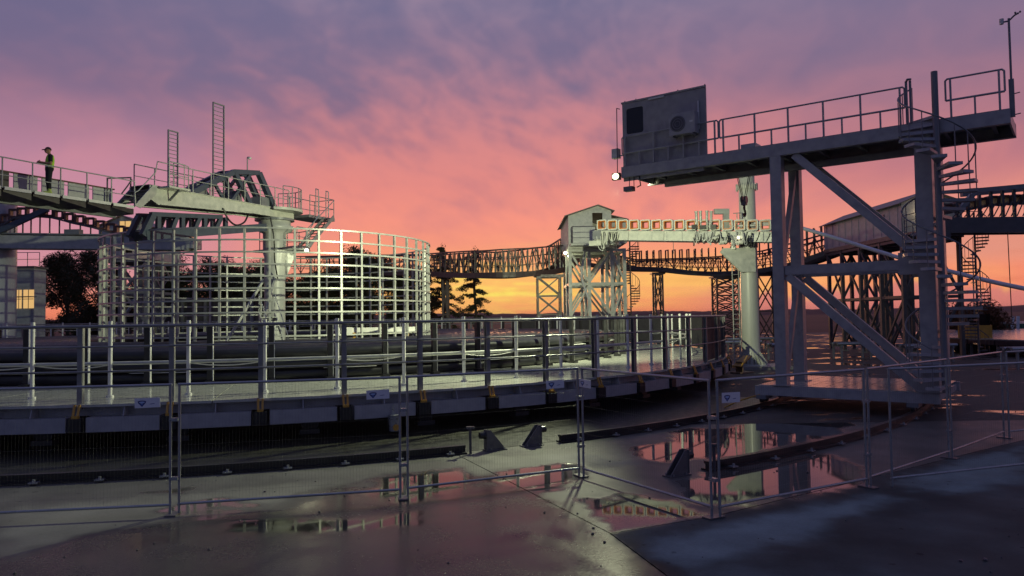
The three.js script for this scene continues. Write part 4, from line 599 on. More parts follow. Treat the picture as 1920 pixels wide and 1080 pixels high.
  for (let i = 0; i < 16; i++) { const k = 0.85 + rr() * 0.14, k2 = 0.85 + rr() * 0.14, dip = 0.3 + rr() * 0.85; pipe(t, 'hanging_hose', [at(k, 0.2, 0.4), at(lerp(k, k2, 0.25), -dip * 0.8, 0.5), at(lerp(k, k2, 0.75), -dip, 0.5), at(k2, 0.1, 0.4)], 0.022, i % 5 ? M.black : M.clad, 18, 5); }
  for (const [k, dy, w, h, m] of [[0.96, -0.45, 1.5, 0.3, M.paint], [0.985, 0.0, 0.5, 0.5, M.towerDark], [0.9, -0.42, 0.5, 0.22, M.towerDark], [0.93, -0.62, 0.4, 0.14, M.dark]]) box(t, 'head_unit', at(k, dy, 0.1), [w, h, 0.7], m, ang);
  for (const [k, y0, y1] of [[0.05, 0.2, -0.5], [0.1, 0.3, -0.55], [0.16, 0.3, -0.4]]) pipe(t, 'hydraulic_hose', [at(k, y0, 0.36), at(k + 0.012, -0.1, 0.38), at(k + 0.03, y1 * 0.8, 0.4)], 0.02, M.black, 12, 5);
  rod(t, 'tie_rope', at(0.3, -0.35, 0.3), at(0.92, -0.36, 0.3), 0.014, M.dark, 5); rod(t, 'plumb_rod', at(0.55, -0.36, 0.3), at(0.55, -1.0, 0.3), 0.018, M.dark, 5);
  box(t, 'davit_post', [-1.18, 7.95, 0.0], [0.3, 0.95, 0.26], M.cage); box(t, 'davit_head', [-1.42, 8.56, 0.0], [0.8, 0.28, 0.28], M.cage);
  polypipe(t, 'service_rail', [[-0.9, 8.4, 0.4], [-0.45, 8.42, 0.4], [-0.45, 7.4, 0.4]], 0.025, M.cage); polypipe(t, 'service_rail', [[-0.7, 8.4, 0.4], [-0.7, 7.4, 0.4]], 0.025, M.cage);
  for (const x of [-0.95, -0.6]) bar(t, 'ladder_stile', [x, 0.2, 0.1], [x, 5.8, 0.1], 0.05, 0.03, M.cage); for (let i = 0; i < 20; i++) rod(t, 'ladder_rung', [-0.95, 0.5 + i * 0.27, 0.1], [-0.6, 0.5 + i * 0.27, 0.1], 0.014, M.cage, 6);
  obj('work_light', new THREE.SphereGeometry(0.07, 10, 8).translate(...at(0.2, -0.1, 0.75)), M_small, t);

  pipe(scene, 'white_cable', [[13.0, 7.78, -39.5], [13.79, 7.75, -39.3], [14.62, 7.42, -38], [16.0, 6.4, -35.5], [17.42, 5.33, -33], [18.8, 4.5, -31], [20.08, 3.79, -29], [23, 2.6, -25.4], [27, 1.6, -21]], 0.09, M.rope, 80, 8).userData = { label: 'thick white cable slanting down behind the cabin tower legs', category: 'cable' };
  const g = thing('barrier_gate', 'white slatted barrier gate beside the base of the pale monopole', 'gate', [mx - 0.95, 0, mz + 0.4 - 3.2]);
  box(g, 'gate_panel', [-0.3, 1.72, 0], [1.0, 0.08, 0.05], M.white); box(g, 'gate_panel', [-0.3, 0.3, 0], [1.0, 0.08, 0.05], M.white); for (let i = 0; i < 8; i++) box(g, 'slat', [-0.78 + i * 0.137, 1.0, 0], [0.06, 1.38, 0.04], M.white); for (const x of [-0.8, 0.2]) box(g, 'gate_post', [x, 0.9, 0.05], [0.07, 1.8, 0.05], M.white);
  const b = thing('step_ramp', 'yellow and brown folded ramp plate at the carousel edge by the monopole', 'ramp', [mx - 1.55, 0, mz + 3.4], 0.6);
  box(b, 'ramp_plate', [0, 0.6, 0], [1.0, 0.05, 0.5], M.yellow).rotation.z = 0.5; box(b, 'ramp_support', [-0.2, 0.3, 0], [0.08, 0.56, 0.4], M.wood); box(b, 'ramp_base', [0, 0.04, 0], [1.1, 0.06, 0.6], M.wood);
}

// ------------------------------------------------------------------ huts on trestles
function trestle(par, xs, zs, y0, y1, w, mat, levels) {
  for (const z of zs) for (const x of xs) { bar(par, 'leg', [x, y0, z], [x, y1, z], w, w, mat); box(par, 'foot_plate', [x, y0 + 0.03, z], [w * 2, 0.06, w * 2], M.concrete); }
  for (let l = 0; l < levels; l++) {
    const a = lerp(y0 + 0.3, y1, l / levels), b = lerp(y0 + 0.3, y1, (l + 1) / levels);
    for (const z of zs) for (let i = 0; i < xs.length - 1; i++) { bar(par, 'cross_beam', [xs[i], b - 0.12, z], [xs[i + 1], b - 0.12, z], w * 0.7, w * 0.8, mat); (l + i) % 2 ? bar(par, 'brace', [xs[i], a, z + 0.02], [xs[i + 1], b - 0.2, z + 0.02], w * 0.55, w * 0.6, mat) : bar(par, 'brace', [xs[i + 1], a, z + 0.02], [xs[i], b - 0.2, z + 0.02], w * 0.55, w * 0.6, mat); }
    for (const x of [xs[0], xs[xs.length - 1]]) for (let i = 0; i < zs.length - 1; i++) { bar(par, 'cross_beam', [x, b - 0.12, zs[i]], [x, b - 0.12, zs[i + 1]], w * 0.7, w * 0.8, mat); bar(par, 'brace', [x, l % 2 ? a : b - 0.2, zs[i]], [x, l % 2 ? b - 0.2 : a, zs[i + 1]], w * 0.5, w * 0.55, mat); }
  }
}
function hut(o) {
  const { name, label, x0, x1, zf, zb, floor, eave, rx, ry, wall, side, door, wins = [], legMat } = o, t = thing(name, label, 'hut', [(x0 + x1) / 2, 0, zf]);
  const w = (x1 - x0) / 2, d = zf - zb, r = rx - (x0 + x1) / 2, eR = o.eaveR || eave;
  const gable = holes => { const s = new THREE.Shape([[-w, floor], [w, floor], [w, eR], [r, ry], [-w, eave]].map(p => new THREE.Vector2(...p))); for (const [a, b, c, e] of holes) s.holes.push(new THREE.Path([[a, b], [c, b], [c, e], [a, e]].map(p => new THREE.Vector2(...p)))); return new THREE.ExtrudeGeometry(s, { depth: 0.08, bevelEnabled: false }); };
  obj('gable_wall', gable([...(door ? [door] : []), ...wins.map(q => q.slice(0, 4))]), wall, t).position.z = -0.08;
  obj('gable_wall', gable(o.backDoor ? [o.backDoor] : []), wall, t).position.z = -d;
  box(t, 'long_wall', [-w + 0.04, (floor + eave) / 2, -d / 2], [0.08, eave - floor, d - 0.17], side); box(t, 'long_wall', [w - 0.04, (floor + eR) / 2, -d / 2], [0.08, eR - floor, d - 0.17], side);
  for (let i = 0; i < Math.round(d / 1.1); i++) for (const s of [-1, 1]) box(t, 'cladding_rib', [s * (w + 0.012), (floor + (s < 0 ? eave : eR)) / 2, -0.5 - i * 1.1], [0.02, (s < 0 ? eave : eR) - floor - 0.06, 0.05], side);
  for (const [a, ya, b, yb] of [[-w - 0.3, eave - 0.3 * (ry - eave) / (r + w), r, ry], [r, ry, w + 0.25, eR - 0.25 * (ry - eR) / (w - r)]]) bar(t, 'roof', [a, ya + 0.06, -d / 2], [b, yb + 0.06, -d / 2], d + 0.5, 0.06, M.roof);
  box(t, 'floor_frame', [0, floor - 0.16, -d / 2], [w * 2 + 0.1, 0.3, d + 0.1], o.frameMat || M.beam);
  for (const [a, b, c, e, lit] of wins) { const p = box(t, 'window_pane', [(a + c) / 2, (b + e) / 2, -0.05], [c - a - 0.02, e - b - 0.02, 0.02], lit ? M_window : M.glass); bar(t, 'window_frame', [a, (b + e) / 2, 0.01], [c, (b + e) / 2, 0.01], 0.04, 0.05, M.dark); bar(t, 'window_frame', [(a + c) / 2, b, 0.012], [(a + c) / 2, e, 0.012], 0.05, 0.04, M.dark); }
  trestle(t, o.legX.map(x => x - (x0 + x1) / 2), o.legZ.map(z => z - zf), 0, floor - 0.31, o.legW, legMat, o.levels || 2);
  return t;
}
{
  const h = hut({ name: 'gable_hut', label: 'pale gabled hut on a tall braced trestle at the end of the roller arm', x0: 4.5, x1: 7.9, zf: -58, zb: -67, floor: 8.55, eave: 10.85, eaveR: 11.2, rx: 6.85, ry: 11.6, wall: M.clad, side: M.cladBlue, door: [0.2, 8.95, 1.0, 11.05], legX: [4.6, 6.1, 7.9, 8.9], legZ: [-58.3, -61.5, -64.6], legW: 0.26, legMat: M.paint, levels: 3, frameMat: M.paint });
  h.userData.label = 'pale gabled hut with open dark doorway high on a braced trestle';
  box(h, 'lean_to', [2.4, 9.75, -4], [1.3, 2.0, 6], M.clad); bar(h, 'lean_to_roof', [1.7, 11.0, -4], [3.2, 10.62, -4], 6.4, 0.06, M.roof);
  box(h, 'landing', [0.3, 8.45, 0.75], [3.9, 0.16, 1.35], M.paint); for (let i = 0; i < 3; i++) box(h, 'landing_panel', [-0.62, 8.74 + i * 0.42, 1.4], [1.7, 0.38, 0.05], M.clad);
  guardRail(h, [[-1.5, 8.53, 0.2], [-1.5, 8.53, 1.38], [0.3, 8.53, 1.38]], 1.3, M.dark, { mid: [0.5] }); guardRail(h, span([0.5, 8.53, 1.38], [2.2, 8.53, 1.38], 3), 1.2, M.dark, { mid: [0.5] });
  const fl = obj('lamp', new THREE.SphereGeometry(0.14, 12, 8).translate(-1.9, 8.0, -1.0), M_small, h); lampLight(-1.9, 7.75, -1.0, 8, h); box(h, 'machine', [0.6, 9.4, -2.5], [1.2, 1.2, 1.2], M.wood);
  spiralStair(h, [3.3, 0, -1.2], 0.75, 0.1, 8.4, 20, 830, M.redsteel, { poleTop: 9.3, pr: 0.06 });
  box(h, 'transformer', [-0.6, 1.5, -1.2], [0.6, 2.6, 0.6], M.white); pipe(h, 'drop_cable', [[-0.4, 8.2, -0.2], [-0.7, 6, -0.1], [-0.2, 4, 0], [-0.6, 2.4, -0.9]], 0.09, M.white, 30, 6);
}
{
  const h = hut({ name: 'gable_hut', label: 'grey gabled hut with lit yellow window behind the cage', x0: -33.6, x1: -29.6, zf: -60, zb: -66, floor: 8.4, eave: 10.75, rx: -31.7, ry: 11.6, wall: M.cladBlue, side: M.cladBlue, wins: [[-0.3, 10.2, 0.62, 11.2, true]], door: [0.05, 8.6, 0.75, 9.9], legX: [-33.4, -31.6, -29.8], legZ: [-60.2, -63, -65.8], legW: 0.26, legMat: M.galvDull, levels: 3 });
  box(h, 'light_panel', [0.4, 9.3, -1.2], [0.6, 0.4, 0.1], M_window); const l = box(h, 'lamp', [2.05, 9.5, 0.1], [0.16, 0.7, 0.12], M_window); lampLight(2.05, 9.3, 0.5, 5, h, [1, 0.7, 0.35]);
}
{
  const h = hut({ name: 'long_hut', label: 'long grey metal hut on dark trestle legs behind the cabin tower', x0: 25.45, x1: 29.4, zf: -48, zb: -60, floor: 8.05, eave: 10.0, rx: 27.2, ry: 10.75, wall: M.cladBlue, side: M.cladBlue, wins: [], door: [-0.9, 8.2, 0.1, 9.7], legX: [25.6, 27.4, 29.3], legZ: [-48.3, -51.2, -54.2, -57.2, -59.6], legW: 0.24, legMat: M.dark, levels: 2, frameMat: M.dark });
  box(h, 'window', [-1.99, 9.2, -2.6], [0.04, 0.75, 0.8], M.glass); box(h, 'window_sill', [-1.985, 8.8, -2.6], [0.06, 0.05, 0.9], M.dark);
  const l = box(h, 'lamp', [-0.55, 9.6, 0.14], [0.2, 0.95, 0.14], M_window); lampLight(-0.55, 9.5, 0.7, 2, h, [1, 0.75, 0.4]);
  box(h, 'landing', [0.2, 7.95, 0.9], [4.2, 0.14, 1.7], M.dark); guardRail(h, [[-1.9, 8.02, 0.2], [-1.9, 8.02, 1.7], [-0.6, 8.02, 1.7], [0.8, 8.02, 1.7], [2.2, 8.02, 1.7]], 1.15, M.dark, { mid: [0.33, 0.66] });
  spiralStair(h, [1.1, 0, 2.6], 0.75, 0.1, 8.0, 100, 760, M.dark, { poleTop: 9.0, pr: 0.06, every: 1 });
}

// ------------------------------------------------------------------ raised cable galleries between the huts
function gallery(label, pts, o) {
  const t = thing('cable_gallery', label, 'gallery'), cv = new THREE.CatmullRomCurve3(pts.map(p => V(p[0], p[1], p[2]))), hv = k => { const f = k * (pts.length - 1), i = Math.min(pts.length - 2, Math.floor(f)); return lerp(pts[i][3], pts[i + 1][3], f - i); };
  const n = o.n, P = Array.from({ length: n + 1 }, (_, i) => { const k = i / n, p = cv.getPoint(k), g = cv.getTangent(k), s = V(-g.z, 0, g.x).normalize(); return { p, s, top: hv(k), g }; });
  const q = (e, off, y) => [e.p.x + e.s.x * off, y, e.p.z + e.s.z * off], W = 0.95, gh = o.gh || 0.4;
  for (let i = 0; i < n; i++) {
    const A = P[i], B = P[i + 1];
    for (const w of [-W, W]) {
      bar(t, 'girder', q(A, w, A.p.y + gh / 2), q(B, w, B.p.y + gh / 2), 0.08, gh, o.girder); bar(t, 'top_rail', q(A, w, A.top), q(B, w, B.top), 0.1, 0.12, o.mat); bar(t, 'mid_rail', q(A, w, lerp(A.p.y + gh, A.top, 0.66)), q(B, w, lerp(B.p.y + gh, B.top, 0.66)), 0.06, 0.06, o.mat); bar(t, 'mid_rail', q(A, w, lerp(A.p.y + gh, A.top, 0.3)), q(B, w, lerp(B.p.y + gh, B.top, 0.3)), 0.05, 0.05, o.mat);
      bar(t, 'post', q(A, w, A.p.y + gh), q(A, w, A.top), 0.09, 0.09, o.mat); i % 2 ? bar(t, 'diagonal', q(A, w, A.p.y + gh), q(B, w, B.top), 0.06, 0.06, o.mat) : bar(t, 'diagonal', q(A, w, A.top), q(B, w, B.p.y + gh), 0.06, 0.06, o.mat);
    }
    bar(t, 'floor_panel', q(A, 0, A.p.y + 0.15), q(B, 0, B.p.y + 0.15), W * 2 - 0.1, 0.06, o.girder);
    if (o.frame && i % o.frame === 0) { const f = obj('roller_frame', memo('uframe' + o.fh, () => mergeGeometries([boxGeo(0.08, o.fh, 0.12).clone().translate(-0.3, o.fh / 2, 0), boxGeo(0.08, o.fh, 0.12).clone().translate(0.3, o.fh / 2, 0), boxGeo(0.68, 0.08, 0.12).clone().translate(0, o.fh, 0), boxGeo(0.6, 0.07, 0.1).clone().translate(0, o.fh * 0.35, 0)])), o.fmat || o.mat, t); f.position.set(A.p.x, A.top - o.fdip, A.p.z); f.rotation.y = Math.atan2(A.g.x, A.g.z) + (o.fturn || 0); }
    else if (o.inner) bar(t, 'post', q(A, 0.3, A.p.y + gh), q(A, 0.3, A.top - 0.15), 0.1, 0.1, o.mat);
  }
  return t;
}
gallery('dark lattice gallery curving left from the pale hut towards the trees', [[5.6, 8.2, -68, 10.2], [4.01, 6.85, -65, 9.15], [0.91, 6.26, -62, 8.59], [-1.78, 6.21, -62, 8.45], [-4.75, 6.5, -66, 8.75], [-8.3, 7.08, -72, 9.11], [-16.15, 7.57, -80, 9.77], [-25.4, 8.0, -88, 10.43]], { n: 46, mat: M.redsteel, girder: M.redsteel, inner: true, gh: 0.45 });
gallery('dark gallery with upright roller frames running right from the pale hut', [[8.2, 7.6, -70, 8.8], [11.88, 7.32, -73, 8.38], [14.58, 7.12, -72, 8.32], [17.44, 6.71, -71, 8.3], [19.94, 6.47, -69, 8.26], [22.89, 6.55, -66, 8.46], [24.9, 6.95, -63, 8.94], [26.6, 7.7, -60.3, 9.4]], { n: 32, mat: M.redsteel, girder: M.dark, frame: 1, fh: 1.25, fdip: 0.35, fturn: 0.5, gh: 0.42 });
function latticePier(label, x, z, w, d, h, levels, mat) {
  const t = thing('lattice_pier', label, 'pier', [x, 0, z]);
  for (const sx of [-w, w]) for (const sz of [-d, d]) { bar(t, 'leg', [sx, 0, sz], [sx, h, sz], 0.17, 0.17, mat); box(t, 'foot', [sx, 0.06, sz], [0.5, 0.12, 0.5], M.concrete); }
  for (let l = 0; l < levels; l++) { const a = h * l / levels, b = h * (l + 1) / levels; for (const sz of [-d, d]) { bar(t, 'brace', [-w, a, sz], [w, b, sz], 0.08, 0.1, mat); bar(t, 'brace', [w, a, sz + 0.05], [-w, b, sz + 0.05], 0.08, 0.1, mat); bar(t, 'tie', [-w, b - 0.05, sz], [w, b - 0.05, sz], 0.09, 0.1, mat); } for (const sx of [-w, w]) { bar(t, 'brace', [sx, a, -d], [sx, b, d], 0.07, 0.08, mat); bar(t, 'tie', [sx, b - 0.05, -d], [sx, b - 0.05, d], 0.08, 0.08, mat); } }
  bar(t, 'cap_beam', [-w - 0.3, h + 0.08, 0], [w + 0.3, h + 0.08, 0], d * 2, 0.16, mat); return t;
}
latticePier('dark lattice pier under the gallery directly left of the pale hut', 3.1, -62.6, 0.95, 0.8, 6.3, 4, M.redsteel);
latticePier('dense lattice pier behind the pale monopole', 19.9, -69, 1.0, 0.8, 6.3, 8, M.redsteel);
latticePier('slim lattice pier between the pale hut and the monopole', 14.2, -72, 0.35, 0.6, 6.9, 2, M.redsteel);
latticePier('braced pier just to the right of the monopole', 22.6, -66, 0.9, 0.7, 6.4, 2, M.redsteel);
latticePier('thin pier behind the conifers', -6.2, -69, 0.2, 0.7, 6.6, 2, M.redsteel);
latticePier('gallery pier seen through the cage bars', -17, -81, 0.8, 0.7, 7.4, 4, M.redsteel);

// ------------------------------------------------------------------ far left: white column with rust framed arm, small white building
{
  const t = thing('column_arm', 'white round column with dark arm of rust frames at the left edge', 'crane arm', [-35.3, 0, -50]);
  obj('column', new THREE.LatheGeometry([[1.6, 0], [1.55, 0.3], [1.5, 0.32], [1.5, 11.9], [0, 11.95]].map(p => new THREE.Vector2(...p)), 36), M.cladBlue, t);
  const b = (p, q, w, h, m, n = 'arm_girder') => bar(t, n, p, q, w, h, m);
  b([1.2, 8.4, 1.2], [13.2, 8.28, -0.6], 0.3, 0.86, M.paint2); b([1.2, 8.4, 0.2], [13.2, 8.28, -1.6], 0.3, 0.86, M.paint2); b([1.3, 8.95, 0.7], [13.2, 8.8, -1.1], 1.3, 0.1, M.towerDark, 'arm_deck');
  b([0.9, 8.75, 1.5], [4.4, 10.6, 0.9], 0.3, 0.34, M.blue, 'raking_strut');
  const prof = [[0.2, 9.1], [0.9, 9.5], [1.5, 10.0], [2.0, 10.35], [2.5, 10.45], [3.0, 10.5], [3.55, 10.5], [4.15, 10.45], [4.75, 10.3], [5.4, 10.1], [6.05, 9.95], [6.7, 9.8], [7.35, 9.6], [8.0, 9.4], [8.6, 9.25], [9.2, 9.12]];
  prof.forEach(([x, y], i) => { const f = cradle(t, [x, y, 0.9 - x * 0.15], 0.15, 0.62, 0.4, M.rust, M.rust); f.rotation.z = 0; if (i < prof.length - 1) bar(t, 'frame_rail', [x, y - 0.34, 0.9 - x * 0.15], [prof[i + 1][0], prof[i + 1][1] - 0.34, 0.9 - prof[i + 1][0] * 0.15], 0.5, 0.1, M.dark); rod(t, 'frame_post', [x, 8.9, 0.9 - x * 0.15], [x, y - 0.34, 0.9 - x * 0.15], 0.05, M.dark); });
  box(t, 'control_box', [5.9, 9.05, 0.5], [1.0, 0.34, 0.5], M.towerDark);
  const rr = rng(4); for (let i = 0; i < 9; i++) { const x = 0.4 + rr() * 0.8, y = 8 + rr() * 1.4; pipe(t, 'hose', [[x, y, 1.7], [x - 0.4, y - 0.5 - rr() * 0.5, 1.9], [x - 0.1, y - 1.0, 1.8], [x + 0.2, y - 0.4, 1.7]], 0.035, i % 2 ? M.paint2 : M.black, 16, 5); }
  box(t, 'slew_drive', [0.7, 8.4, 1.5], [0.9, 1.0, 0.8], M.towerDark); rod(t, 'roller_drum', [0.1, 8.3, 1.95], [0.9, 8.3, 1.95], 0.16, M.cage, 14);
  box(t, 'end_bearing', [13.1, 8.3, -1.1], [0.9, 0.7, 1.4], M.paint2);
  const h = thing('white_building', 'small white flat roofed building with lit windows beside the white column', 'building', [-36.75, 0, -56]);
  box(h, 'wall', [-0.2, 3.5, 1.3], [4.0, 7.0, 1.4], M.cladBlue); box(h, 'roof_slab', [-0.2, 7.08, 1.3], [4.2, 0.16, 1.7], M.dark); guardRail(h, span([-2.2, 7.16, 2.0], [2.2, 7.16, 2.0], 5), 1.0, M.galvDull);
  for (const [x, w, m] of [[0.75, 0.35, M_window], [1.45, 0.75, M_window]]) { box(h, 'window', [x, 4.75, 2.02], [w, 1.35, 0.05], m); box(h, 'window_bar', [x, 4.75, 2.055], [0.04, 1.35, 0.02], M.dark); box(h, 'window_bar', [x, 4.75, 2.057], [w, 0.04, 0.02], M.dark); }
  box(h, 'canopy', [1.3, 4.9, 2.4], [1.5, 0.06, 0.7], M.blue);
  const s = thing('site_office', 'long low dark shed in shade behind the cage', 'shed', [-29, 0, -70]); box(s, 'wall', [0, 2.4, 0], [11, 4.8, 5], M.dark); box(s, 'eave_beam', [0, 4.9, 0.2], [11.6, 0.3, 5.6], M.galvDull); for (let i = 0; i < 6; i++) box(s, 'column', [-5.2 + i * 2.1, 2.4, 2.7], [0.25, 4.8, 0.25], M.galvDull); for (let i = 0; i < 4; i++) box(s, 'window', [-3.6 + i * 2.1, 2.3, 2.52], [1.3, 1.1, 0.04], M.glass);
  const lb = thing('light_box', 'small glowing light box on a post at the far left', 'lamp', [-24.4, 0, -34.5]); box(lb, 'housing', [0, 2.18, 0], [0.34, 0.4, 0.2], M.dark); box(lb, 'panel', [0.02, 2.18, 0.104], [0.16, 0.26, 0.01], M_small); rod(lb, 'post', [0, 0, 0], [0, 2, 0], 0.05, M.dark);
}

// ------------------------------------------------------------------ far right: second arm, second carousel rim, containers
{
  const t = thing('dark_roller_arm', 'dark truss arm of roller frames reaching out of view at the right', 'crane arm', [24.6, 0, -44]);
  bar(t, 'arm_girder', [0.6, 7.9, 0.9], [16, 7.85, 0.9], 0.3, 0.8, M.dark); bar(t, 'arm_girder', [0.6, 7.9, -0.3], [16, 7.85, -0.3], 0.3, 0.8, M.dark); bar(t, 'arm_deck', [0.6, 8.35, 0.3], [16, 8.3, 0.3], 1.5, 0.1, M.dark);
  bar(t, 'top_chord', [1.5, 8.7, 1.0], [2.6, 9.95, 1.0], 0.26, 0.26, M.towerDark); bar(t, 'top_chord', [2.6, 9.95, 1.0], [12, 10.65, 1.0], 0.28, 0.26, M.towerDark); bar(t, 'top_chord', [2.6, 9.95, -0.4], [12, 10.65, -0.4], 0.28, 0.26, M.towerDark);
  for (let i = 0; i < 14; i++) { const x = 1.2 + i * 0.68, y = 9.0 + Math.min(1, i * 0.25) * 0.3 + i * 0.03; cradle(t, [x, y, 0.3], 0, 0.6, 0.5, M.dark, M.rust); bar(t, 'frame_post', [x + 0.34, 8.4, 0.8], [x + 0.34, y + 0.5 + (i > 2 ? 0.3 : 0), 0.8], 0.14, 0.16, M.dark); bar(t, 'lattice', [x, 8.42, 1.0], [x + 0.5, y - 0.1, 1.0], 0.05, 0.05, M.dark); bar(t, 'lattice', [x + 0.3, 8.42, 1.06], [x + 0.75, y - 0.1, 1.06], 0.05, 0.05, M.dark); }
  box(t, 'arm_head', [0.4, 7.75, 0.3], [1.2, 1.3, 1.5], M.dark); obj('mast', new THREE.CylinderGeometry(0.5, 0.55, 7.6, 24).translate(12, 3.8, 0.3), M.dark, t); rod(t, 'hanging_rope', [4.35, 7.5, 1.0], [4.4, 2.2, 1.0], 0.025, M.black);
  const c = thing('cable_carousel', 'low second carousel rim with short posts at the far right', 'carousel', [52, 0, -52]);
  obj('deck', arcBoxGeo(6, 21.4, 1.03, 1.09, 0, Math.PI * 2, 90), M.deck, c); for (let k = 0; k < 60; k++) { obj('rim_beam', memo('rim2', () => arcBoxGeo(21.1, 21.6, 0.72, 1.02, 0.002, 6 * D2R - 0.002, 3)), M.redsteel, c).rotation.y = k * 6 * D2R; obj('rim_post', memo('rimp', () => boxGeo(0.14, 0.7, 0.14).clone().translate(0, 0.36, 21.35)), M.galvDull, c).rotation.y = k * 6 * D2R; }
  obj('rim_core', arcBoxGeo(18, 18.4, 0.02, 1.0, 0, Math.PI * 2, 60), M.dark, c);
  for (const [i, x] of [[0, 50.5], [1, 54.2]]) { const g = thing('green_container', i ? 'green container with white lid at the right picture edge' : 'green container with white lid and pale ladder beyond the far carousel', 'container', [x, 0, -78]); box(g, 'container_body', [0, 0.75, 0], [3.2, 1.5, 2.2], M.green); box(g, 'lid', [0.3, 1.6, 0], [2.2, 0.22, 2.0], M.white); if (!i) for (const dx of [1.2, 1.75]) bar(g, 'ladder_stile', [dx, 0.05, 1.25], [dx + 0.25, 2.3, 1.12], 0.34, 0.06, M.rope); for (let k = 0; k < 6; k++) box(g, 'rib', [-1.4 + k * 0.56, 0.75, 1.12], [0.08, 1.4, 0.05], M.green); }
  const y = thing('yellow_machine', 'small yellow machine standing dim under the far arm', 'machine', [31.5, 0, -50.5]); box(y, 'machine_body', [0, 1.5, 0], [1.6, 0.9, 1.2], M.yellow); box(y, 'machine_cab', [0.3, 2.3, 0], [0.9, 0.8, 1.0], M.glass); for (const dx of [-0.6, 0.6]) { const w = obj('wheel', new THREE.CylinderGeometry(0.5, 0.5, 0.35, 18).rotateX(Math.PI / 2), M.rubber, y); w.position.set(dx, 0.5, 0.55); const w2 = obj('wheel', w.geometry, M.rubber, y); w2.position.set(dx, 0.5, -0.55); } box(y, 'machine_chassis', [0, 0.9, 0], [1.5, 0.4, 0.7], M.dark);
}
{ // yard furniture in the distance right of the monopole
  const rr = rng(40);
  [[15.8, -52, 3.2], [18.5, -58, 4], [21.5, -47, 2.6], [24, -43, 3.4], [17.2, -47, 2.2], [26.5, -38, 3]].forEach(([x, z, w], i) => { const t = thing('pipe_rack', ['low pipe rack just right of the monopole', 'long low pipe rack farthest back under the gallery', 'short pipe rack below the long hut', 'pipe rack in front of the hut trestle', 'small pipe rack between monopole and tower legs', 'pipe rack seen past the spiral stair'][i], 'pipe rack', [x, 0, z], 0.2, 'pipe racks in the yard'); for (const s of [-1, 1]) { box(t, 'rack_leg', [s * w * 0.4, 0.4, 0.4], [0.1, 0.8, 0.1], M.galvDull); box(t, 'rack_leg', [s * w * 0.4, 0.4, -0.4], [0.1, 0.8, 0.1], M.galvDull); bar(t, 'rack_bar', [s * w * 0.4, 0.85, -0.5], [s * w * 0.4, 0.85, 0.5], 0.1, 0.1, M.galvDull); } for (let k = 0; k < 4; k++) rod(t, 'stored_pipe', [-w / 2, 0.98, -0.36 + k * 0.24], [w / 2, 0.98, -0.36 + k * 0.24], 0.09, k % 2 ? M.galv : M.dark, 10); });
}

// ------------------------------------------------------------------ trees
function leafBlob(P, N, c, r, n, R, size, flat) { for (let i = 0; i < n; i++) { const a = R() * 6.283, u = R() * 2 - 1, k = Math.cbrt(R()) * r, s = Math.sqrt(1 - u * u); const x = c[0] + Math.cos(a) * s * k, y = c[1] + u * k * flat, z = c[2] + Math.sin(a) * s * k; const b = R() * 6.283, e = (R() - 0.5) * 1.6, w = size * (0.6 + R() * 0.8); const ax = Math.cos(b) * Math.cos(e) * w, ay = Math.sin(e) * w, az = Math.sin(b) * Math.cos(e) * w, bx = -Math.sin(b) * w * 0.5, by = (R() - 0.7) * w * 0.8, bz = Math.cos(b) * w * 0.5; P.push(x - ax, y - ay, z - az, x + ax, y + ay, z + az, x + bx, y + by, z + bz); } }
const leafM = [[0.035, 0.05, 0.02], [0.028, 0.04, 0.018]].map(c => new THREE.MeshPhysicalMaterial({ color: new THREE.Color().setRGB(...c), roughness: 0.9, side: THREE.DoubleSide }));
function leafGeo(P) { const g = new THREE.BufferGeometry(); g.setAttribute('position', new THREE.Float32BufferAttribute(P, 3)); g.computeVertexNormals(); return g; }
function conifer(label, x, z, h, seed, spread) {
  const R = rng(seed), t = thing('conifer_tree', label, 'tree', [x, 0, z]), P = [];
  pipe(t, 'trunk', [[0, 0, 0], [0.1, h * 0.3, 0], [-0.08, h * 0.6, 0.05], [0.05, h * 0.98, 0]], 0.13, M.bark, 20, 7);
  const n = 36, limbs = [];
  for (let i = 0; i < n; i++) {
    const k = i / n, y = h * (0.16 + 0.84 * k), a = R() * 6.283, L = spread * (0.35 + R() * 0.75) * (1 - k * 0.72) * (k > 0.9 ? 0.5 : 1), ex = Math.cos(a) * L, ez = Math.sin(a) * L, lift = 0.25 * L * (R() - 0.2), droop = -0.28 * L;
    const mid = [ex * 0.55, y + lift, ez * 0.55], end = [ex, y + lift + droop, ez];
    limbs.push(new THREE.TubeGeometry(new THREE.CatmullRomCurve3([V(0, y - 0.1, 0), V(...mid), V(...end)]), 6, 0.035, 5));
    const m = 7; for (let j = 1; j <= m; j++) { const f = j / m; if (R() < 0.16) continue; const px = ex * f, pz = ez * f, py = f < 0.55 ? lerp(y, mid[1], f / 0.55) : lerp(mid[1], end[1], (f - 0.55) / 0.45); leafBlob(P, null, [px + (R() - 0.5) * 0.2, py - 0.04, pz + (R() - 0.5) * 0.2], 0.2 + 0.3 * f * (1 - k * 0.5), 52, R, 0.14, 0.42); }
  }
  leafBlob(P, null, [0.05, h * 0.99, 0], 0.35, 50, R, 0.13, 1.2);
  obj('limbs', mergeGeometries(limbs), M.bark, t); obj('crown', leafGeo(P), leafM[0], t); return t;
}
conifer('sparse dark conifer with drooping boughs, the taller one beside the cage', -7.1, -76, 10.4, 3, 3.0);
conifer('sparse dark conifer standing right of the taller one', -3.75, -75, 9.9, 9, 3.0);
conifer('small dense conifer half hidden behind the cage edge', -8.9, -79, 8.4, 14, 2.4);
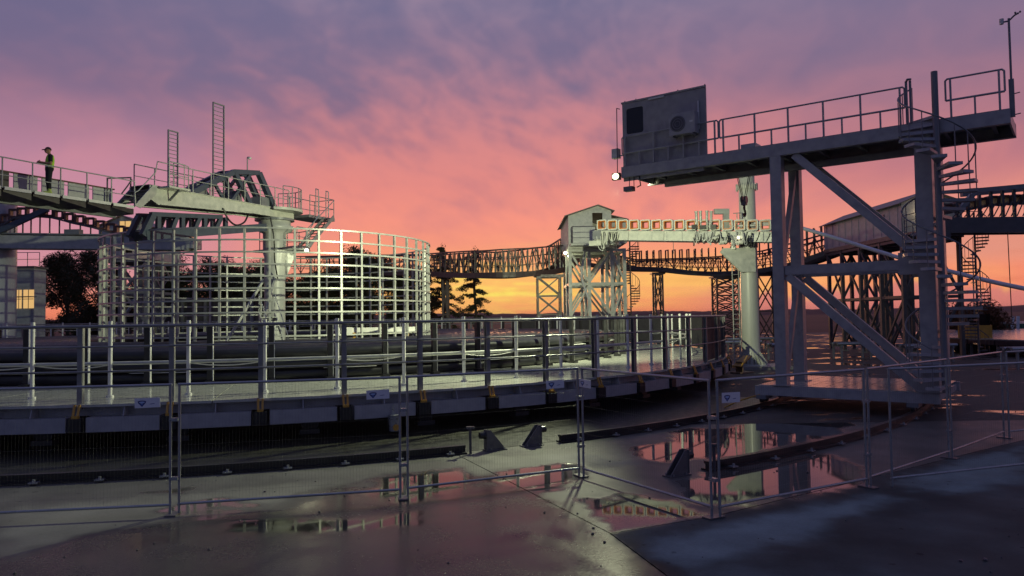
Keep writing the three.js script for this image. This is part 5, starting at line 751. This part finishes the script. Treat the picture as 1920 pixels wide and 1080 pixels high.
function broadleaf(label, x, z, h, w, seed, mat = leafM[1]) {
  const R = rng(seed), t = thing('broadleaf_tree', label, 'tree', [x, 0, z], 0, 'dark trees behind the carousel'), P = [], limbs = [];
  pipe(t, 'trunk', [[0, 0, 0], [0.15, h * 0.25, 0], [0, h * 0.6, 0.1]], 0.22, M.bark, 12, 8);
  for (let i = 0; i < 18; i++) { const a = R() * 6.283, k = 0.15 + R() * 0.75, L = w * (0.25 + R() * 0.75) * (k > 0.8 ? 0.6 : 1), e = [Math.cos(a) * L, h * k - 0.2, Math.sin(a) * L]; limbs.push(new THREE.TubeGeometry(new THREE.CatmullRomCurve3([V(0, h * k * 0.5, 0), V(e[0] * 0.5, h * k * 0.8, e[2] * 0.5), V(...e)]), 5, 0.06, 5)); for (let j = 0; j < 6; j++) leafBlob(P, null, [e[0] + (R() - 0.5) * 1.6, Math.max(0.6, e[1] + (R() - 0.5) * 1.5), e[2] + (R() - 0.5) * 1.6], 0.8 + R() * 0.6, 210, R, 0.19, 0.8); }
  obj('limbs', mergeGeometries(limbs), M.bark, t); obj('crown', leafGeo(P), mat, t); return t;
}
[[-15.2, -78, 11.2, 3.0], [-18.2, -84, 11.0, 2.8], [-12.2, -84, 9.4, 2.4], [-22.5, -88, 9.4, 3.2], [-27.5, -86, 8.8, 3.0], [-34, -84, 9.6, 3.4], [-40, -86, 11.5, 3.6], [-46.5, -84, 12.5, 3.6], [-53, -88, 12, 3.8], [-30.5, -92, 10.5, 3.4], [-37, -92, 11, 3.4], [-20.5, -80, 8.2, 3.0], [-25, -80, 8.0, 3.2], [-29.5, -82, 8.6, 3.2], [-37, -80, 9.0, 3.4], [-42.5, -78, 9.4, 3.4]].forEach(([x, z, h, w], i) => broadleaf(['rounded dark tree rising above the gallery behind the cage', 'dark tree with a domed top left of the mast stair', 'low bushy tree by the right cage edge', 'dark tree behind the mast foot', 'dark tree under the slewing arm', 'dark tree below the lit hut window', 'dark tree right of the small white building', 'dark tree behind the small white building', 'dark tree behind the white column', 'dark tree farthest back behind the cage', 'dark tree behind the dark shed', 'bushy dark tree low behind the mast', 'bushy dark tree low behind the left half of the cage', 'bushy dark tree at the left cage edge', 'bushy dark tree left of the cage under the arm', 'bushy dark tree next to the white building wall'][i], x, z, h, w, 100 + i * 7));
{ const b = broadleaf('brown leaved bush in front of the green containers', 44, -72, 3.3, 3.0, 300, new THREE.MeshStandardMaterial({ color: new THREE.Color().setRGB(0.12, 0.05, 0.02), roughness: 0.9, side: THREE.DoubleSide })); b.name = 'bush'; b.userData = { label: 'brown leaved bush left of the green containers', category: 'bush' }; }

// ------------------------------------------------------------------ mesh site fence in the foreground
const signTex = (() => {
  const c = document.createElement('canvas'); c.width = 512; c.height = 208; const g = c.getContext('2d');
  g.fillStyle = '#dcdce2'; g.fillRect(0, 0, 512, 208);
  g.fillStyle = '#1b2768'; g.beginPath(); g.moveTo(62, 66); g.quadraticCurveTo(146, 34, 230, 66); g.lineTo(222, 104); g.lineTo(146, 186); g.lineTo(70, 104); g.closePath(); g.fill();
  g.fillStyle = '#a9bfe2'; g.beginPath(); g.moveTo(84, 82); g.quadraticCurveTo(146, 58, 208, 82); g.lineTo(200, 98); g.lineTo(146, 120); g.lineTo(92, 98); g.closePath(); g.fill();
  g.fillStyle = '#5d77b5'; g.beginPath(); g.moveTo(112, 124); g.lineTo(180, 124); g.lineTo(146, 164); g.closePath(); g.fill();
  g.fillStyle = '#5b6590'; g.beginPath(); g.moveTo(280, 134); g.lineTo(330, 124); g.lineTo(400, 118); g.lineTo(400, 130); g.lineTo(330, 138); g.closePath(); g.fill();
  const t = new THREE.CanvasTexture(c); t.colorSpace = THREE.SRGBColorSpace; return t;
})();
const M_sign = new THREE.MeshStandardMaterial({ map: signTex, roughness: 0.45 });
const meshGeo = L => memo('mesh' + L.toFixed(2), () => {
  const gs = [], w = (x0, y0, x1, y1, r) => { const d = Math.hypot(x1 - x0, y1 - y0), g = new THREE.CylinderGeometry(r, r, d, 3, 1, true); g.rotateZ(-Math.atan2(x1 - x0, y1 - y0)); g.translate((x0 + x1) / 2, (y0 + y1) / 2, 0); gs.push(g); };
  for (let x = 0.05; x < L - 0.03; x += 0.05) w(x, 0.17, x, 1.96, 0.0009); for (let y = 0.3; y < 1.9; y += 0.25) w(0.03, y, L - 0.03, y, 0.0009);
  return mergeGeometries(gs);
});
function fencePanel(label, a, b, sign, signLabel) {
  const L = Math.hypot(b[0] - a[0], b[1] - a[1]), t = thing('mesh_fence', label, 'fence', [a[0], 0, a[1]], Math.atan2(-(b[1] - a[1]), b[0] - a[0]), 'temporary mesh fences in the foreground'), r = 0.021;
  for (const x of [r, L - r]) rod(t, 'upright', [x, 0.01, 0], [x, 2.0, 0], r, M.galv, 12);
  rod(t, 'rail_tube', [0, 1.985, 0], [L, 1.985, 0], r, M.galv, 12); rod(t, 'rail_tube', [0, 0.15, 0], [L, 0.15, 0], r, M.galv, 12);
  const m = obj('wire_mesh', meshGeo(L), M.lead, t); m.userData.kind = 'stuff';
  box(t, 'foot_block', [L + 0.02, 0.012, 0], [0.16, 0.018, 0.3], M.lead); for (const y of [0.55, 1.45]) box(t, 'coupler', [L + 0.03, y, 0], [0.13, 0.05, 0.07], M.galv);
  if (sign !== undefined) {
    const g = boxGeo(0.5, 0.25, 0.006), s = single('fence_sign', signLabel, 'sign', memo('signg', () => { const q = new THREE.BoxGeometry(0.37, 0.15, 0.006); return q; }), M_sign, 'small shield signs on the fence'); const k = sign / L; s.position.set(lerp(a[0], b[0], k), 1.72, lerp(a[1], b[1], k)); s.rotation.y = t.rotation.y; s.translateZ(0.02); s.rotateZ((k - 0.5) * 0.06);
  }
  return t;
}
const SIGN = 'white sign with blue shield ';
fencePanel('mesh fence panel cut by the left picture edge', [-8.72, -11.0], [-5.27, -11.47], 3.13, SIGN + 'on the fence panel at the left edge');
fencePanel('mesh fence panel second from the left in front of the black coil', [-5.2, -11.52], [-1.86, -12.28], 3.05, SIGN + 'on the second fence panel from the left');
fencePanel('mesh fence panel ending at the far corner of the fence', [-1.79, -12.36], [1.21, -13.79], 2.82, SIGN + 'just left of the fence corner post');
fencePanel('mesh fence panel coming forward from the far corner', [1.26, -13.74], [2.88, -10.9], 0.14, SIGN + 'just right of the fence corner post');
fencePanel('mesh fence panel starting at the near corner right of centre', [2.97, -10.9], [5.95, -12.6], 0.28, SIGN + 'beside the near fence corner');
fencePanel('mesh fence panel in front of the tower base', [6.05, -12.72], [8.72, -14.95]);
fencePanel('mesh fence panel right of the tower base', [8.8, -15.0], [11.35, -17.25]);
fencePanel('mesh fence panel running out at the right edge', [11.42, -17.2], [14.6, -18.6]);
fencePanel('second mesh fence panel standing close behind the first at the right', [6.35, -12.6], [9.7, -13.75]);
fencePanel('second row mesh fence panel at the right edge', [9.8, -13.85], [12.6, -15.95]);
{ // small things along the carousel edge and on the ground
  const w = thing('edge_lantern', 'small galvanised can light hung on the carousel edge beam', 'light', (() => { const q = polar(23.95, 24.6); return [CX + q[0], 0.3, CZ + q[2]]; })(), 24.6 * D2R);
  obj('can', new THREE.CylinderGeometry(0.15, 0.13, 0.4, 18).translate(0, 0.05, 0.08), M.galv, w); obj('lens', new THREE.CylinderGeometry(0.08, 0.08, 0.02, 16).rotateX(Math.PI / 2).translate(0, -0.05, 0.225), M.yellow, w); box(w, 'strap', [0, 0.36, -0.02], [0.05, 0.3, 0.02], M.galv);
  const pb = thing('steel_pin', 'upright steel pin standing by the inner rail end', 'pin', [-0.95, 0, -16.2]); rod(pb, 'pin_shaft', [0, 0, 0], [0, 0.55, 0], 0.03, M.dark); box(pb, 'pin_head', [0, 0.56, 0], [0.18, 0.05, 0.08], M.dark);
  const p2 = thing('steel_pin', 'upright steel pin standing in the puddle by the outer rail', 'pin', [3.75, 0, -14.0]); rod(p2, 'pin_shaft', [0, 0, 0], [0, 0.5, 0], 0.03, M.dark); box(p2, 'pin_head', [0, 0.5, 0], [0.2, 0.05, 0.08], M.dark);
  const ty = thing('tie_cable', 'loose tie cable lying by the tower wheel', 'cable', [6.6, 0, -23.3]); pipe(ty, 'cable_run', [[0, 0.03, 0], [0.5, 0.25, 0.05], [1.2, 0.45, 0.1], [1.6, 0.5, 0.1]], 0.025, M.yellow, 20, 6);
  const rr = rng(91), pos = []; const g = new THREE.IcosahedronGeometry(1, 0); const gs = []; for (let i = 0; i < 90; i++) { const x = -6 + rr() * 14, z = -8.2 - rr() * 7, s = 0.008 + rr() * rr() * 0.03; gs.push(g.clone().scale(s, s * 0.6, s * 0.8).rotateY(rr() * 6).translate(x, s * 0.4, z)); } const d = obj('debris', mergeGeometries(gs), M.dark); d.userData = { kind: 'stuff', label: 'small bits of grit and leaves scattered on the slab', category: 'debris' };
}
scene.fog = new THREE.FogExp2(new THREE.Color().setRGB(1.0, 0.6, 0.5), 0.00012);
renderer.render(scene, camera);
